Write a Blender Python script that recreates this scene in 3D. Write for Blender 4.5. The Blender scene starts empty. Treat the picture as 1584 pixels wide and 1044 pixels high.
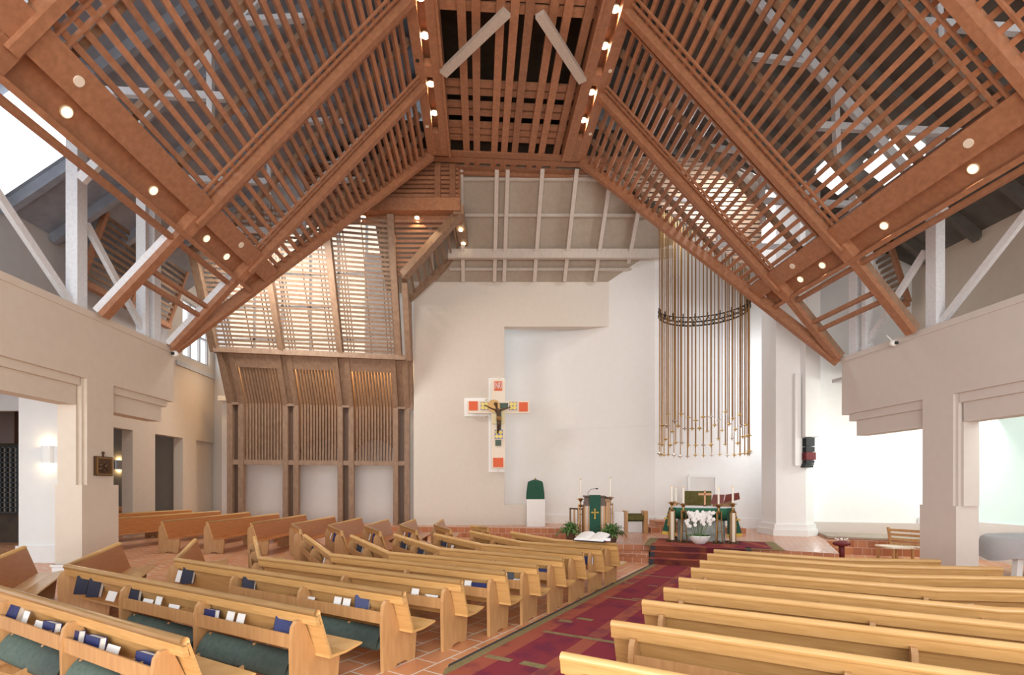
import bpy, math, random
from mathutils import Vector, Matrix
random.seed(7)
S = bpy.context.scene
C = S.collection
# ------------------------------------------------------------------ camera
F = 780.0
cam_d = bpy.data.cameras.new('camera')
cam_d.sensor_width = 36.0
cam_d.lens = F/1584*36
cam_d.shift_x = 0.0
cam_d.shift_y = (750-522)/1584
cam_d.clip_end = 300
cam = bpy.data.objects.new('camera', cam_d)
cam.location = (0, 0, 2.0)
cam.rotation_euler = (math.pi/2, 0, 0)
C.objects.link(cam)
S.camera = cam
# ------------------------------------------------------------------ view
S.view_settings.view_transform = 'Standard'
S.view_settings.look = 'None'
S.view_settings.gamma = 1
S.view_settings.exposure = 0.0
S.view_settings.use_curve_mapping = False
try:
    S.cycles.use_denoising = True
    S.cycles.max_bounces = 6
    S.cycles.diffuse_bounces = 4
    S.cycles.glossy_bounces = 3
    S.cycles.sample_clamp_indirect = 6
except Exception:
    pass
# ------------------------------------------------------------------ world (bright overcast sky seen through the clerestory)
w = bpy.data.worlds.new('sky'); S.world = w
w.use_nodes = True
w.node_tree.nodes['Background'].inputs[0].default_value = (0.80, 0.90, 1.0, 1)
w.node_tree.nodes['Background'].inputs[1].default_value = 1.6

TH = math.atan(51/780.0)          # the nave axis is turned a little to the left of the view axis
CT, ST = math.cos(TH), math.sin(TH)
def N(x, y, z=0.0):               # nave coordinates -> world
    return Vector((x*CT-y*ST, x*ST+y*CT, z))
def aim(o, tgt):
    d = Vector(tgt)-o.location
    o.rotation_euler = d.to_track_quat('-Z', 'Y').to_euler()
def area(name, loc, tgt, sx, sy, power, col=(1, 1, 1)):
    L = bpy.data.lights.new(name, 'AREA'); L.shape = 'RECTANGLE'
    L.size = sx; L.size_y = sy; L.energy = power; L.color = col
    o = bpy.data.objects.new(name, L); C.objects.link(o)
    o.location = loc; aim(o, tgt)
    return o
# added fill lights behind the viewer to brighten room and ceiling, high and low
area('fill_light_west', (1, -5.5, 4.0), (1.5, 12, 5.5), 16, 7, 1500, (1.0, .95, .88))
area('fill_light_west_low', (0.5, -3.5, 1.4), (0.5, 8, 8.5), 12, 1.6, 500, (1.0, .86, .70))
# skylight over the sanctuary, clerestory light, added apse and choir fills
area('skylight_sanctuary', (7.0, 15.7, 12.0), (3.0, 20.3, 4.0), 2.6, .8, 330, (.93, .96, 1.0))
area('side_fill_light_apse', (9.78, 16.55, 4.2), (1.5, 18.9, 3.8), .7, 6.0, 290, (.96, .98, 1.0))  # added strip hidden behind the pier, brightens the lower apse wall
area('fill_light_choir', (11.6, 13.0, 3.95), (10.7, 16.2, 1.5), 2.4, .6, 105, (1.0, .98, .90))  # added lamp out of view behind the wall header, brightens the choir wall
area('clerestory_light_left', N(-10.6, 8.0, 9.3), N(-6.5, 9.5, 6.8), 8, 1.2, 430, (.72, .85, 1.0))
area('clerestory_light_right', N(12.9, 8.0, 9.3), N(8.5, 10.5, 7.5), 8, 1.2, 50, (.95, .96, 1.0))
area('aisle_light_left', (-10.4, 7.0, 3.4), (-9.0, 11.2, 1.6), 3, 1.2, 60, (.78, .92, 1.0))
area('transept_light_left', (-7.5, 15.6, 9.3), (-6.8, 20.0, 3.0), 4, 1.5, 380, (1.0, .96, .9))

# ------------------------------------------------------------------ materials
M = {}
def new(name):
    m = bpy.data.materials.new(name); m.use_nodes = True
    nt = m.node_tree
    return m, nt, nt.nodes['Principled BSDF']
def L(nt, a, b): nt.links.new(a, b)
def plain(name, col, rough=.6, metal=0, emit=None, es=1.0, spec=.5):
    m, nt, b = new(name)
    b.inputs['Base Color'].default_value = (*col, 1)
    b.inputs['Roughness'].default_value = rough
    b.inputs['Metallic'].default_value = metal
    b.inputs['Specular IOR Level'].default_value = spec
    if emit:
        b.inputs['Emission Color'].default_value = (*emit, 1)
        b.inputs['Emission Strength'].default_value = es
    M[name] = m; return m
def noisy(name, c1, c2, scale=(1, 1, 1), nscale=4, rough=.6, island=.0, bump=0, spec=.5, metal=0, detail=4):
    m, nt, b = new(name)
    n = nt.nodes
    tc = n.new('ShaderNodeTexCoord'); mp = n.new('ShaderNodeMapping')
    mp.inputs['Scale'].default_value = scale
    no = n.new('ShaderNodeTexNoise'); no.inputs['Scale'].default_value = nscale; no.inputs['Detail'].default_value = detail
    cr = n.new('ShaderNodeValToRGB')
    cr.color_ramp.elements[0].position = .3; cr.color_ramp.elements[0].color = (*c1, 1)
    cr.color_ramp.elements[1].position = .7; cr.color_ramp.elements[1].color = (*c2, 1)
    L(nt, tc.outputs['Object'], mp.inputs[0]); L(nt, mp.outputs[0], no.inputs['Vector']); L(nt, no.outputs[0], cr.inputs[0])
    out = cr.outputs[0]
    if island:
        ge = n.new('ShaderNodeNewGeometry'); ma = n.new('ShaderNodeMapRange')
        ma.inputs[3].default_value = 1-island; ma.inputs[4].default_value = 1+island
        L(nt, ge.outputs['Random Per Island'], ma.inputs[0])
        hs = n.new('ShaderNodeHueSaturation')
        L(nt, ma.outputs[0], hs.inputs['Value']); L(nt, out, hs.inputs['Color'])
        out = hs.outputs[0]
    L(nt, out, b.inputs['Base Color'])
    b.inputs['Roughness'].default_value = rough
    b.inputs['Metallic'].default_value = metal
    b.inputs['Specular IOR Level'].default_value = spec
    if bump:
        bu = n.new('ShaderNodeBump'); bu.inputs['Strength'].default_value = bump; bu.inputs['Distance'].default_value = .01
        L(nt, no.outputs[0], bu.inputs['Height']); L(nt, bu.outputs[0], b.inputs['Normal'])
    M[name] = m; return m
noisy('cedar', (.285, .125, .062), (.38, .175, .092), (2, 2, 2), 5, .55, .22)
noisy('cedar_pale', (.21, .125, .078), (.30, .19, .12), (2, 2, 1), 5, .55, .12)
noisy('pew_back', (.52, .295, .105), (.62, .37, .15), (1.2, 1.2, 14), 3, .24, .04)
noisy('pew_front', (.40, .14, .038), (.49, .19, .058), (1.2, 1.2, 14), 3, .3, .04)
noisy('pew_end', (.43, .225, .09), (.53, .30, .13), (8, 8, 1.0), 3, .38, .06)
noisy('pew_seat', (.56, .32, .11), (.66, .40, .16), (2, 2, 2), 3, .25, .03)
noisy('plaster', (.62, .525, .43), (.645, .55, .455), (1, 1, 1), 6, .85)
noisy('plaster_right', (.60, .54, .50), (.62, .56, .52), (1, 1, 1), 6, .85)
noisy('plaster_white', (.785, .785, .775), (.805, .805, .80), (1, 1, 1), 5, .8)
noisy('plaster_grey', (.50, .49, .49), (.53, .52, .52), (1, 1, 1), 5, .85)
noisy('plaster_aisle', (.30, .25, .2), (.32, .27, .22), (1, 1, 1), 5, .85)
noisy('painted_timber', (.66, .66, .68), (.76, .76, .78), (3, 3, 3), 6, .55)
noisy('washed_timber', (.48, .42, .36), (.56, .49, .43), (3, 3, 1), 6, .6)
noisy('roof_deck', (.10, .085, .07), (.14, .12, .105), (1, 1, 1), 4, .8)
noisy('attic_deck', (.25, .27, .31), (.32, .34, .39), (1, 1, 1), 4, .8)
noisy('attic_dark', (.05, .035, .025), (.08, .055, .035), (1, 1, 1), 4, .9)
noisy('sanctuary_board', (.34, .285, .225), (.38, .32, .26), (1, 1, 1), 6, .8)
plain('brass', (.38, .22, .085), .35, .85)
plain('copper', (.30, .15, .08), .4, .5)
plain('bronze', (.10, .055, .03), .4, .6)
plain('gold', (.62, .42, .15), .3, .8)
plain('silver', (.75, .72, .68), .2, .9)
plain('gold_thread', (.60, .38, .05), .6)
plain('black_iron', (.02, .022, .024), .5, .4)
plain('black', (.02, .02, .02), .5)
plain('white', (.85, .85, .84), .5)
plain('candle', (.9, .86, .76), .5)
plain('cloth_white', (.82, .82, .84), .9)
plain('navy', (.018, .026, .11), .45)
plain('navy_dark', (.012, .014, .035), .5)
plain('page', (.85, .84, .82), .8)
plain('lamp_glow', (1, .9, .7), .5, 0, (1.0, .80, .50), 14)
plain('lamp_soft', (1, .9, .7), .5, 0, (1.0, .88, .62), 1.0)
plain('lamp_rim', (.75, .6, .4), .4, .5)
plain('void', (.02, .02, .02), .9)
plain('daylight_pane', (.9, .95, 1), .3, 0, (.92, .96, 1.0), 1.7)
plain('cream_pane', (.9, .85, .7), .3, 0, (1.0, .91, .78), .68)
plain('green_pane', (.5, .6, .55), .3, 0, (.62, .80, .76), .55)
plain('red_square', (.70, .12, .035), .6)
noisy('plaster_cream', (.63, .575, .51), (.65, .595, .53), (1, 1, 1), 6, .85)
plain('pale_yellow', (.74, .66, .40), .6)
plain('cross_wood', (.80, .72, .60), .6)
plain('tile_blue', (.12, .16, .42), .5)
plain('tile_yellow', (.80, .66, .18), .5)
plain('dark_green_stone', (.05, .09, .06), .5)
plain('leaf', (.035, .11, .025), .45)
plain('leaf_pale', (.09, .20, .05), .45)
plain('petal', (.88, .86, .84), .6)
plain('stem_green', (.10, .16, .05), .5)
plain('pot_brown', (.10, .055, .035), .5)
plain('leather_red', (.16, .02, .01), .4)
plain('burgundy', (.14, .01, .015), .6)
noisy('green_cloth', (.008, .065, .038), (.014, .085, .05), (1, 1, 1), 12, .8)
noisy('green_cloth_top', (.02, .14, .075), (.03, .17, .09), (1, 1, 1), 12, .8)
noisy('olive_velvet', (.085, .08, .02), (.13, .12, .035), (1, 1, 1), 8, .9)
noisy('kneeler_green', (.055, .085, .075), (.085, .12, .10), (1, 1, 1), 20, .75)
noisy('kneeler_olive', (.13, .10, .05), (.17, .14, .07), (1, 1, 1), 20, .75)
noisy('altar_stone', (.22, .24, .22), (.42, .45, .42), (1, 1, 1), 6, .4)
noisy('piano_cloth', (.36, .34, .35), (.42, .40, .41), (1, 1, 1), 3, .9)
noisy('rug_gold', (.22, .17, .07), (.30, .24, .11), (1, 1, 1), 16, .95)
plain('rug_edge', (.05, .045, .05), .95)

def tile_mat(name, c1, c2, mortar, bw, bh, ang, rough=.45, vertical=False, offset=.5, ms=.012):
    m, nt, b = new(name); n = nt.nodes
    tc = n.new('ShaderNodeTexCoord'); mp = n.new('ShaderNodeMapping')
    if vertical: mp.inputs['Rotation'].default_value = (math.pi/2, 0, ang)
    else: mp.inputs['Rotation'].default_value = (0, 0, ang)
    br = n.new('ShaderNodeTexBrick')
    br.inputs['Scale'].default_value = 1
    br.inputs['Color1'].default_value = (*c1, 1); br.inputs['Color2'].default_value = (*c2, 1)
    br.inputs['Mortar'].default_value = (*mortar, 1)
    br.inputs['Mortar Size'].default_value = ms
    br.inputs['Mortar Smooth'].default_value = .1
    br.inputs['Brick Width'].default_value = bw; br.inputs['Row Height'].default_value = bh
    br.offset = offset
    no = n.new('ShaderNodeTexNoise'); no.inputs['Scale'].default_value = 2.5
    mx = n.new('ShaderNodeMixRGB'); mx.blend_type = 'MULTIPLY'; mx.inputs[0].default_value = .12
    L(nt, tc.outputs['Object'], mp.inputs[0])
    L(nt, mp.outputs[0], br.inputs['Vector'])
    L(nt, tc.outputs['Object'], no.inputs['Vector'])
    L(nt, br.outputs['Color'], mx.inputs[1]); L(nt, no.outputs['Color'], mx.inputs[2])
    L(nt, mx.outputs[0], b.inputs['Base Color'])
    b.inputs['Roughness'].default_value = rough
    M[name] = m
tile_mat('terracotta', (.66, .28, .13), (.76, .36, .18), (.84, .74, .62), .46, .30, math.radians(-59), .32)
tile_mat('terracotta_platform', (.55, .24, .13), (.62, .29, .17), (.66, .50, .38), .30, .30, math.radians(25), .25, ms=.01)
def riser_mat():
    m, nt, b = new('terracotta_riser'); n = nt.nodes
    tc = n.new('ShaderNodeTexCoord'); sp = n.new('ShaderNodeSeparateXYZ'); ad = n.new('ShaderNodeMath'); ad.operation = 'SUBTRACT'
    cb = n.new('ShaderNodeCombineXYZ')
    br = n.new('ShaderNodeTexBrick'); br.inputs['Scale'].default_value = 1
    br.inputs['Color1'].default_value = (.40, .14, .06, 1); br.inputs['Color2'].default_value = (.50, .20, .09, 1)
    br.inputs['Mortar'].default_value = (.6, .45, .36, 1); br.inputs['Mortar Size'].default_value = .008
    br.inputs['Brick Width'].default_value = .3; br.inputs['Row Height'].default_value = .21
    L(nt, tc.outputs['Object'], sp.inputs[0]); L(nt, sp.outputs[0], ad.inputs[0]); L(nt, sp.outputs[1], ad.inputs[1])
    L(nt, ad.outputs[0], cb.inputs[0]); L(nt, sp.outputs[2], cb.inputs[1]); L(nt, cb.outputs[0], br.inputs['Vector'])
    L(nt, br.outputs['Color'], b.inputs['Base Color']); b.inputs['Roughness'].default_value = .5
    M['terracotta_riser'] = m
riser_mat()
def carpet_mat(name, dark=1.0):
    m, nt, b = new(name); n = nt.nodes
    tc = n.new('ShaderNodeTexCoord'); sp = n.new('ShaderNodeSeparateXYZ')
    L(nt, tc.outputs['Object'], sp.inputs[0])
    # long stripes across the width (object X)
    mp = n.new('ShaderNodeMapping'); mp.inputs['Scale'].default_value = (1.0, .0, 0); L(nt, tc.outputs['Object'], mp.inputs[0])
    cr = n.new('ShaderNodeValToRGB'); cr.color_ramp.interpolation = 'CONSTANT'
    e = cr.color_ramp.elements
    e[0].position = 0; e[0].color = (.40*dark, .11*dark, .07*dark, 1)
    e[1].position = .20; e[1].color = (.27*dark, .045*dark, .06*dark, 1)
    for p, c in ((.46, (.40, .115, .075)), (.56, (.29, .045, .065)), (.78, (.37, .09, .07)), (.88, (.26, .04, .07))):
        q = e.new(p); q.color = (c[0]*dark, c[1]*dark, c[2]*dark, 1)
    dv = n.new('ShaderNodeMath'); dv.operation = 'DIVIDE'; dv.inputs[1].default_value = 2.0
    L(nt, sp.outputs[0], dv.inputs[0]); L(nt, dv.outputs[0], cr.inputs[0])
    no = n.new('ShaderNodeTexNoise'); no.inputs['Scale'].default_value = 2.2; no.inputs['Detail'].default_value = 5
    L(nt, tc.outputs['Object'], no.inputs['Vector'])
    r2 = n.new('ShaderNodeValToRGB'); r2.color_ramp.elements[0].position = .50; r2.color_ramp.elements[0].color = (0, 0, 0, 1)
    r2.color_ramp.elements[1].position = .62; r2.color_ramp.elements[1].color = (1, 1, 1, 1)
    L(nt, no.outputs[0], r2.inputs[0])
    mx = n.new('ShaderNodeMixRGB'); mx.inputs[2].default_value = (.15*dark, .03*dark, .07*dark, 1)
    ml = n.new('ShaderNodeMath'); ml.operation = 'MULTIPLY'; ml.inputs[1].default_value = .6
    L(nt, r2.outputs[0], ml.inputs[0]); L(nt, ml.outputs[0], mx.inputs[0]); L(nt, cr.outputs[0], mx.inputs[1])
    L(nt, mx.outputs[0], b.inputs['Base Color']); b.inputs['Roughness'].default_value = .95
    b.inputs['Specular IOR Level'].default_value = .1
    M[name] = m
carpet_mat('carpet')
carpet_mat('carpet_shaded', .45)  # darker copy of the carpet, shade of the step risers put into the colour

# ------------------------------------------------------------------ mesh helper
class MB:
    def __init__(s, T=None): s.v = []; s.f = []; s.mi = []; s.T = T; s.m = 0
    def add(s, vs, fs):
        k = len(s.v)
        for p in vs:
            p = Vector(p)
            if s.T: p = s.T(p.x, p.y, p.z)
            s.v.append(p)
        for f in fs: s.f.append([i+k for i in f]); s.mi.append(s.m)
        return s
    def box(s, x0, x1, y0, y1, z0, z1):
        x0, x1 = sorted((x0, x1)); y0, y1 = sorted((y0, y1)); z0, z1 = sorted((z0, z1))
        return s.add([(x0, y0, z0), (x1, y0, z0), (x1, y1, z0), (x0, y1, z0), (x0, y0, z1), (x1, y0, z1), (x1, y1, z1), (x0, y1, z1)],
                     [(0, 3, 2, 1), (4, 5, 6, 7), (0, 1, 5, 4), (1, 2, 6, 5), (2, 3, 7, 6), (3, 0, 4, 7)])
    def bar(s, p, q, w, h, up=(0, 0, 1)):
        # rectangular bar from p to q; h measured along 'up' made perpendicular, w across
        p = Vector(p); q = Vector(q); d = (q-p).normalized(); up = Vector(up)
        a = d.cross(up)
        if a.length < 1e-4: a = d.cross(Vector((0, 1, 0)))
        a.normalize(); b = a.cross(d).normalized()
        vs = []
        for c in (p, q):
            for i, j in ((-1, -1), (1, -1), (1, 1), (-1, 1)): vs.append(c+a*(w/2*i)+b*(h/2*j))
        return s.add(vs, [(0, 1, 2, 3), (7, 6, 5, 4), (0, 4, 5, 1), (1, 5, 6, 2), (2, 6, 7, 3), (3, 7, 4, 0)])
    def prism(s, pts, axis_vec):
        # pts: 3d polygon, extruded by axis_vec
        a = Vector(axis_vec); n = len(pts); P = [Vector(p) for p in pts]
        vs = P+[p+a for p in P]
        fs = [tuple(range(n))[::-1], tuple(range(n, 2*n))]
        for i in range(n): j = (i+1) % n; fs.append((i, j, j+n, i+n))
        return s.add(vs, fs)
    def tube(s, pts, r, n=8, cap=True):
        P = [Vector(p) for p in pts]; rs = r if isinstance(r, (list, tuple)) else [r]*len(P)
        vs = []; fs = []
        up = Vector((0, 0, 1)); prev = None
        for i, p in enumerate(P):
            d = (P[min(i+1, len(P)-1)]-P[max(i-1, 0)]).normalized()
            if prev is None:
                a = d.cross(up)
                if a.length < 1e-3: a = d.cross(Vector((0, 1, 0)))
            else:
                a = prev-d*prev.dot(d)
            a.normalize(); prev = a; b = d.cross(a)
            for k in range(n):
                t = 2*math.pi*k/n; vs.append(p+(a*math.cos(t)+b*math.sin(t))*rs[i])
        for i in range(len(P)-1):
            for k in range(n):
                k2 = (k+1) % n; fs.append((i*n+k, i*n+k2, (i+1)*n+k2, (i+1)*n+k))
        if cap: fs.append(tuple(range(n))[::-1]); fs.append(tuple(range((len(P)-1)*n, len(P)*n)))
        return s.add(vs, fs)
    def lathe(s, c, prof, n=20):
        c = Vector(c); vs = []; fs = []
        for r, z in prof:
            for k in range(n):
                t = 2*math.pi*k/n; vs.append(c+Vector((r*math.cos(t), r*math.sin(t), z)))
        m = len(prof)
        for i in range(m-1):
            for k in range(n):
                k2 = (k+1) % n; fs.append((i*n+k, i*n+k2, (i+1)*n+k2, (i+1)*n+k))
        fs.append(tuple(range(n))[::-1]); fs.append(tuple(range((m-1)*n, m*n)))
        return s.add(vs, fs)
    def ball(s, c, r, n=8, sq=(1, 1, 1)):
        prof = [(max(1e-3, math.sin(math.pi*i/n))*r, -math.cos(math.pi*i/n)*r) for i in range(n+1)]
        c = Vector(c); k0 = len(s.v)
        m = MB(); m.lathe((0, 0, 0), prof, max(6, n+2))
        return s.add([c+Vector((p.x*sq[0], p.y*sq[1], p.z*sq[2])) for p in m.v], m.f)
    def disc(s, c, nrm, r, n=16, th=.01):
        c = Vector(c); nrm = Vector(nrm).normalized()
        return s.tube([c-nrm*th/2, c+nrm*th/2], r, n)

def tag(o, label=None, cat=None, group=None, kind=None):
    if label: o['label'] = label
    if cat: o['category'] = cat
    if group: o['group'] = group
    if kind: o['kind'] = kind
    return o
def obj(name, mb, mats, parent=None, smooth=False, origin=None, rotz=0.0, label=None):
    """links one mesh; top-level meshes get their origin at the middle of their base"""
    V = mb.v
    if parent is not None:
        org = Vector((0, 0, 0)) if mb.T == 'local' or getattr(mb, 'local', False) else parent.matrix_world_base
    else:
        if origin is None:
            xs = [p.x for p in V]; ys = [p.y for p in V]; zs = [p.z for p in V]
            org = Vector(((min(xs)+max(xs))/2, (min(ys)+max(ys))/2, min(zs)))
        else: org = Vector(origin)
    me = bpy.data.meshes.new(name)
    if getattr(mb, 'local', False): me.from_pydata([tuple(p) for p in V], [], mb.f)
    else: me.from_pydata([tuple(p-org) for p in V], [], mb.f)
    if not isinstance(mats, (list, tuple)): mats = [mats]
    for m in mats: me.materials.append(M[m] if isinstance(m, str) else m)
    if len(mats) > 1:
        for p, k in zip(me.polygons, mb.mi): p.material_index = min(k, len(mats)-1)
    if smooth:
        for p in me.polygons: p.use_smooth = True
    me.update()
    o = bpy.data.objects.new(name, me); C.objects.link(o)
    if parent is not None:
        o.parent = parent
    else:
        o.location = org; o.rotation_euler = (0, 0, rotz)
    if label: o['label'] = label
    return o
ORG = {}
class Par:
    pass
_obj = obj
def obj(name, mb, mats, parent=None, **k):
    if parent is not None and not getattr(mb, 'local', False):
        org = ORG.get(parent.name, Vector((0, 0, 0)))
        for i, p in enumerate(mb.v): mb.v[i] = p-org
        mb.local = True
        o = _obj(name, mb, mats, parent, **k)
        ORG[o.name] = org
        return o
    o = _obj(name, mb, mats, parent, **k)
    if parent is None: ORG[o.name] = Vector(o.location)
    return o
def thing(name, loc, label, cat, group=None):
    o = bpy.data.objects.new(name, None); o.empty_display_size = .1
    C.objects.link(o); o.location = loc; ORG[o.name] = Vector(loc)
    return tag(o, label, cat, group)
def struct(name, mb, mats, **k): return tag(obj(name, mb, mats, **k), kind='structure')
def px(x, y, Z): return Vector(((x-792)/F*Z, Z, 2+(750-y)/F*Z))
def gz(X): return -.02*X if X < 0 else 0.0
def topY(x, y, h=.86):           # depth of a point standing h above the gently rising left floor
    r = (x-792)/F; q = (y-750)/F
    if r < 0: return (2-h)/(q-.02*r)
    return (2-h)/q
def ptop(x, y, h=.86):
    Z = topY(x, y, h); return Vector(((x-792)/F*Z, Z, 0))
ORD = ['nearest', 'second', 'third', 'fourth', 'fifth', 'sixth', 'seventh', 'eighth', 'ninth', 'tenth', 'eleventh', 'twelfth', 'thirteenth']

# ================================================================== SETTING
HP = .42
# floor, with the left part rising gently
b = MB()
b.add([(-22, -6, gz(-22)), (0, -6, 0), (0, 26, 0), (-22, 26, gz(-22)), (18, -6, 0), (18, 26, 0)], [(0, 1, 2, 3), (1, 4, 5, 2)])
b.add([(-22, -6, gz(-22)-.3), (0, -6, -.3), (0, 26, -.3), (-22, 26, gz(-22)-.3), (18, -6, -.3), (18, 26, -.3)], [(3, 2, 1, 0), (2, 5, 4, 1)])
struct('floor', b, 'terracotta', origin=(0, 0, 0))
# sanctuary platform
plat = [(2.83, 13.50), (3.62, 13.38), (5.9, 12.55), (7.54, 11.62), (8.9, 14.3), (14.5, 15.2), (14.5, 21), (-12, 21), (-6.2, 19.2), (-2.3, 19.0), (1.96, 18.3), (1.72, 15.0)]
b = MB(); n = len(plat)
b.add([(x, y, HP) for x, y in plat], [tuple(range(n))])
b.m = 1
for i in range(n):
    j = (i+1) % n; (x0, y0), (x1, y1) = plat[i], plat[j]
    b.add([(x0, y0, -.02), (x1, y1, -.02), (x1, y1, HP), (x0, y0, HP)], [(0, 1, 2, 3)])
struct('floor', b, ['terracotta_platform', 'terracotta_riser'], origin=(0, 0, 0))

# ---- left nave wall (nave coordinates), stepped openings
XL, XR, ZW = -7.9, 10.07, 5.52
yB, yC, yD, yA = 13.4, 11.0, 6.75, 16.2
b = MB(N)
b.box(XL, XL-.47, 3.0, 13.62, 4.15, ZW)
b.box(XL-.06, XL-.47, 3.0, 10.62, 3.99, 4.15); b.box(XL-.12, XL-.47, 3.0, 10.62, 3.6, 3.99)
b.box(XL-.06, XL-.47, 11.5, 13.45, 3.99, 4.15); b.box(XL-.12, XL-.47, 11.5, 13.3, 3.6, 3.99)
b.box(XL, XL-.47, 10.72, 11.46, 2.0, 4.15); b.box(XL-.06, XL-.47, 10.66, 10.72, 2.0, 4.15)
b.box(XL-.12, XL-.47, 10.60, 10.66, 2.0, 3.99)
b.box(XL+.01, XL-.50, 10.58, 11.6, .0, 2.0)
b.box(XL-.02, XL+.02, 3.0, 13.64, ZW-.12, ZW+.02)
struct('wall_left', b, 'plaster')
b = MB(N); b.box(XL+.04, XL-.53, 10.54, 11.64, .0, .42); b.box(XL+.06, XL-.55, 10.52, 11.66, .38, .42)
struct('baseboard_left', b, 'plaster_white')
# ---- right nave wall
b = MB(N)
b.box(XR, XR+.47, 3.0, 13.4, 3.94, ZW)
b.box(XR+.06, XR+.47, 3.0, 10.02, 3.74, 3.94); b.box(XR+.12, XR+.47, 3.0, 10.02, 3.33, 3.74)
b.box(XR+.06, XR+.47, 10.84, 13.2, 3.74, 3.94); b.box(XR+.12, XR+.47, 10.84, 13.0, 3.33, 3.74)
b.box(XR, XR+.47, 10.10, 10.84, 1.55, 3.94); b.box(XR+.06, XR+.47, 10.04, 10.10, 1.55, 3.94); b.box(XR+.12, XR+.47, 9.98, 10.04, 1.55, 3.8)
b.box(XR-.01, XR+.50, 10.02, 10.90, .0, 1.55)
b.box(XR-.02, XR+.02, 3.0, 13.42, ZW-.12, ZW+.02)
struct('wall_right', b, 'plaster_right')
# ---- clerestory walls outside the trusses with window openings, ledges and roof decks
def cler(side):
    x0 = -11.2 if side < 0 else 13.3
    xl = XL-.2 if side < 0 else XR+.2
    b = MB(N)
    b.box(x0, x0+side*.2, 2, 8.2, ZW-.3, 8.6); b.box(x0, x0+side*.2, 8.2, 19.0, ZW-.3, 12.2)
    b.box(x0, x0+side*.2, 2, 5.0, 8.6, 12.2); b.box(x0, x0+side*.2, 5.0, 8.2, 10.4, 12.2)
    b.box(x0, xl, 2, 13.4, ZW-.35, ZW-.15)
    return b
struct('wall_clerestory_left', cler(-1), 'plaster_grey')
struct('wall_clerestory_right', cler(1), 'plaster')
# outer roof decks above the slatted ceiling
b = MB(N)
b.add([(-11.4, 2, 8.4), (-11.4, 19, 8.4), (.9, 19, 17.6), (.9, 2, 17.6), (-11.4, 2, 8.6), (-11.4, 19, 8.6), (.9, 19, 17.8), (.9, 2, 17.8)],
      [(0, 1, 2, 3), (4, 7, 6, 5), (0, 4, 5, 1), (2, 6, 7, 3), (1, 5, 6, 2), (3, 7, 4, 0)])
for y in (4.2, 5.6, 7.0, 8.4, 9.8, 11.2, 12.6, 14.0, 15.4, 16.8):
    b.bar((-11.2, y, 8.45), (.9, y, 17.5), .16, .3, (0, 0, 1))
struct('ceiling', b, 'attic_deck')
b = MB(N)
b.add([(.9, 2, 17.6), (.9, 19, 17.6), (13.5, 19, 8.6), (13.5, 2, 8.6), (.9, 2, 17.8), (.9, 19, 17.8), (13.5, 19, 8.8), (13.5, 2, 8.8)],
      [(0, 1, 2, 3), (4, 7, 6, 5), (0, 4, 5, 1), (2, 6, 7, 3), (1, 5, 6, 2), (3, 7, 4, 0)])
for y in (4.2, 5.6, 7.0, 8.4, 9.8, 11.2, 12.6, 14.0, 15.4, 16.8):
    b.bar((13.3, y, 8.6), (.9, y, 17.5), .16, .3, (0, 0, 1))
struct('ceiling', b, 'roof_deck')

def skylight(nm, x0, x1, y0, y1, side):
    zf = (lambda x: 8.4+(x+11.4)*.748-.40) if side < 0 else (lambda x: 17.6-(x-.9)*.714-.40)
    b = MB(N); b.add([(x0, y0, zf(x0)), (x1, y0, zf(x1)), (x1, y1, zf(x1)), (x0, y1, zf(x0)), (x0, y0, zf(x0)+.2), (x1, y0, zf(x1)+.2), (x1, y1, zf(x1)+.2), (x0, y1, zf(x0)+.2)],
        [(0, 1, 2, 3), (4, 7, 6, 5), (0, 4, 5, 1), (1, 5, 6, 2), (2, 6, 7, 3), (3, 7, 4, 0)])
    struct(nm, b, 'daylight_pane')
skylight('window_4', 10.3, 11.4, 11.6, 12.9, 1); skylight('window_5', 9.7, 10.4, 13.4, 14.0, 1); skylight('window_6', -10.7, -9.1, 10.6, 12.1, -1)
# ---- sanctuary walls (world coordinates)
YW = 19.8; ZT = 9.87
b = MB()
xl, xo, xr = -3.86, -.30, 3.8
b.box(xl, xo, YW, YW+.4, HP, ZT+.1)                        # left of the recess
b.box(xo, xr+.3, YW, YW+.4, 8.22, ZT+.1)                      # lintel over the recess
b.box(xo, xo+1.32, YW, YW+.4, HP, 1.22)                       # low sill
struct('wall_sanctuary', b, 'plaster_cream')
b = MB()
pts = [(-.6, 21.9), (3.8, 19.8), (5.39, 19.03), (8.65, 18.34), (9.75, 18.03), (9.9, 16.35)]
for (x0, y0), (x1, y1) in zip(pts, pts[1:]):
    d = Vector((x1-x0, y1-y0, 0)).normalized(); nn = Vector((-d.y, d.x, 0))*.3
    b.prism([(x0, y0, HP), (x1, y1, HP), Vector((x1, y1, HP))+nn, Vector((x0, y0, HP))+nn], (0, 0, 13))
struct('wall_apse', b, 'plaster_white')
b = MB()
for (x0, y0), (x1, y1) in zip(pts[:4], pts[1:5]):
    d = Vector((x1-x0, y1-y0, 0)).normalized(); nn = Vector((d.y, -d.x, 0))*.02
    b.bar(Vector((x0, y0, HP+.18))+nn, Vector((x1, y1, HP+.18))+nn, .04, .36)
    b.bar(Vector((x0, y0, 4.27))+nn*.1, Vector((x1, y1, 4.27))+nn*.1, .012, .012)
struct('baseboard_apse', b, 'plaster_white')
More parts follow.
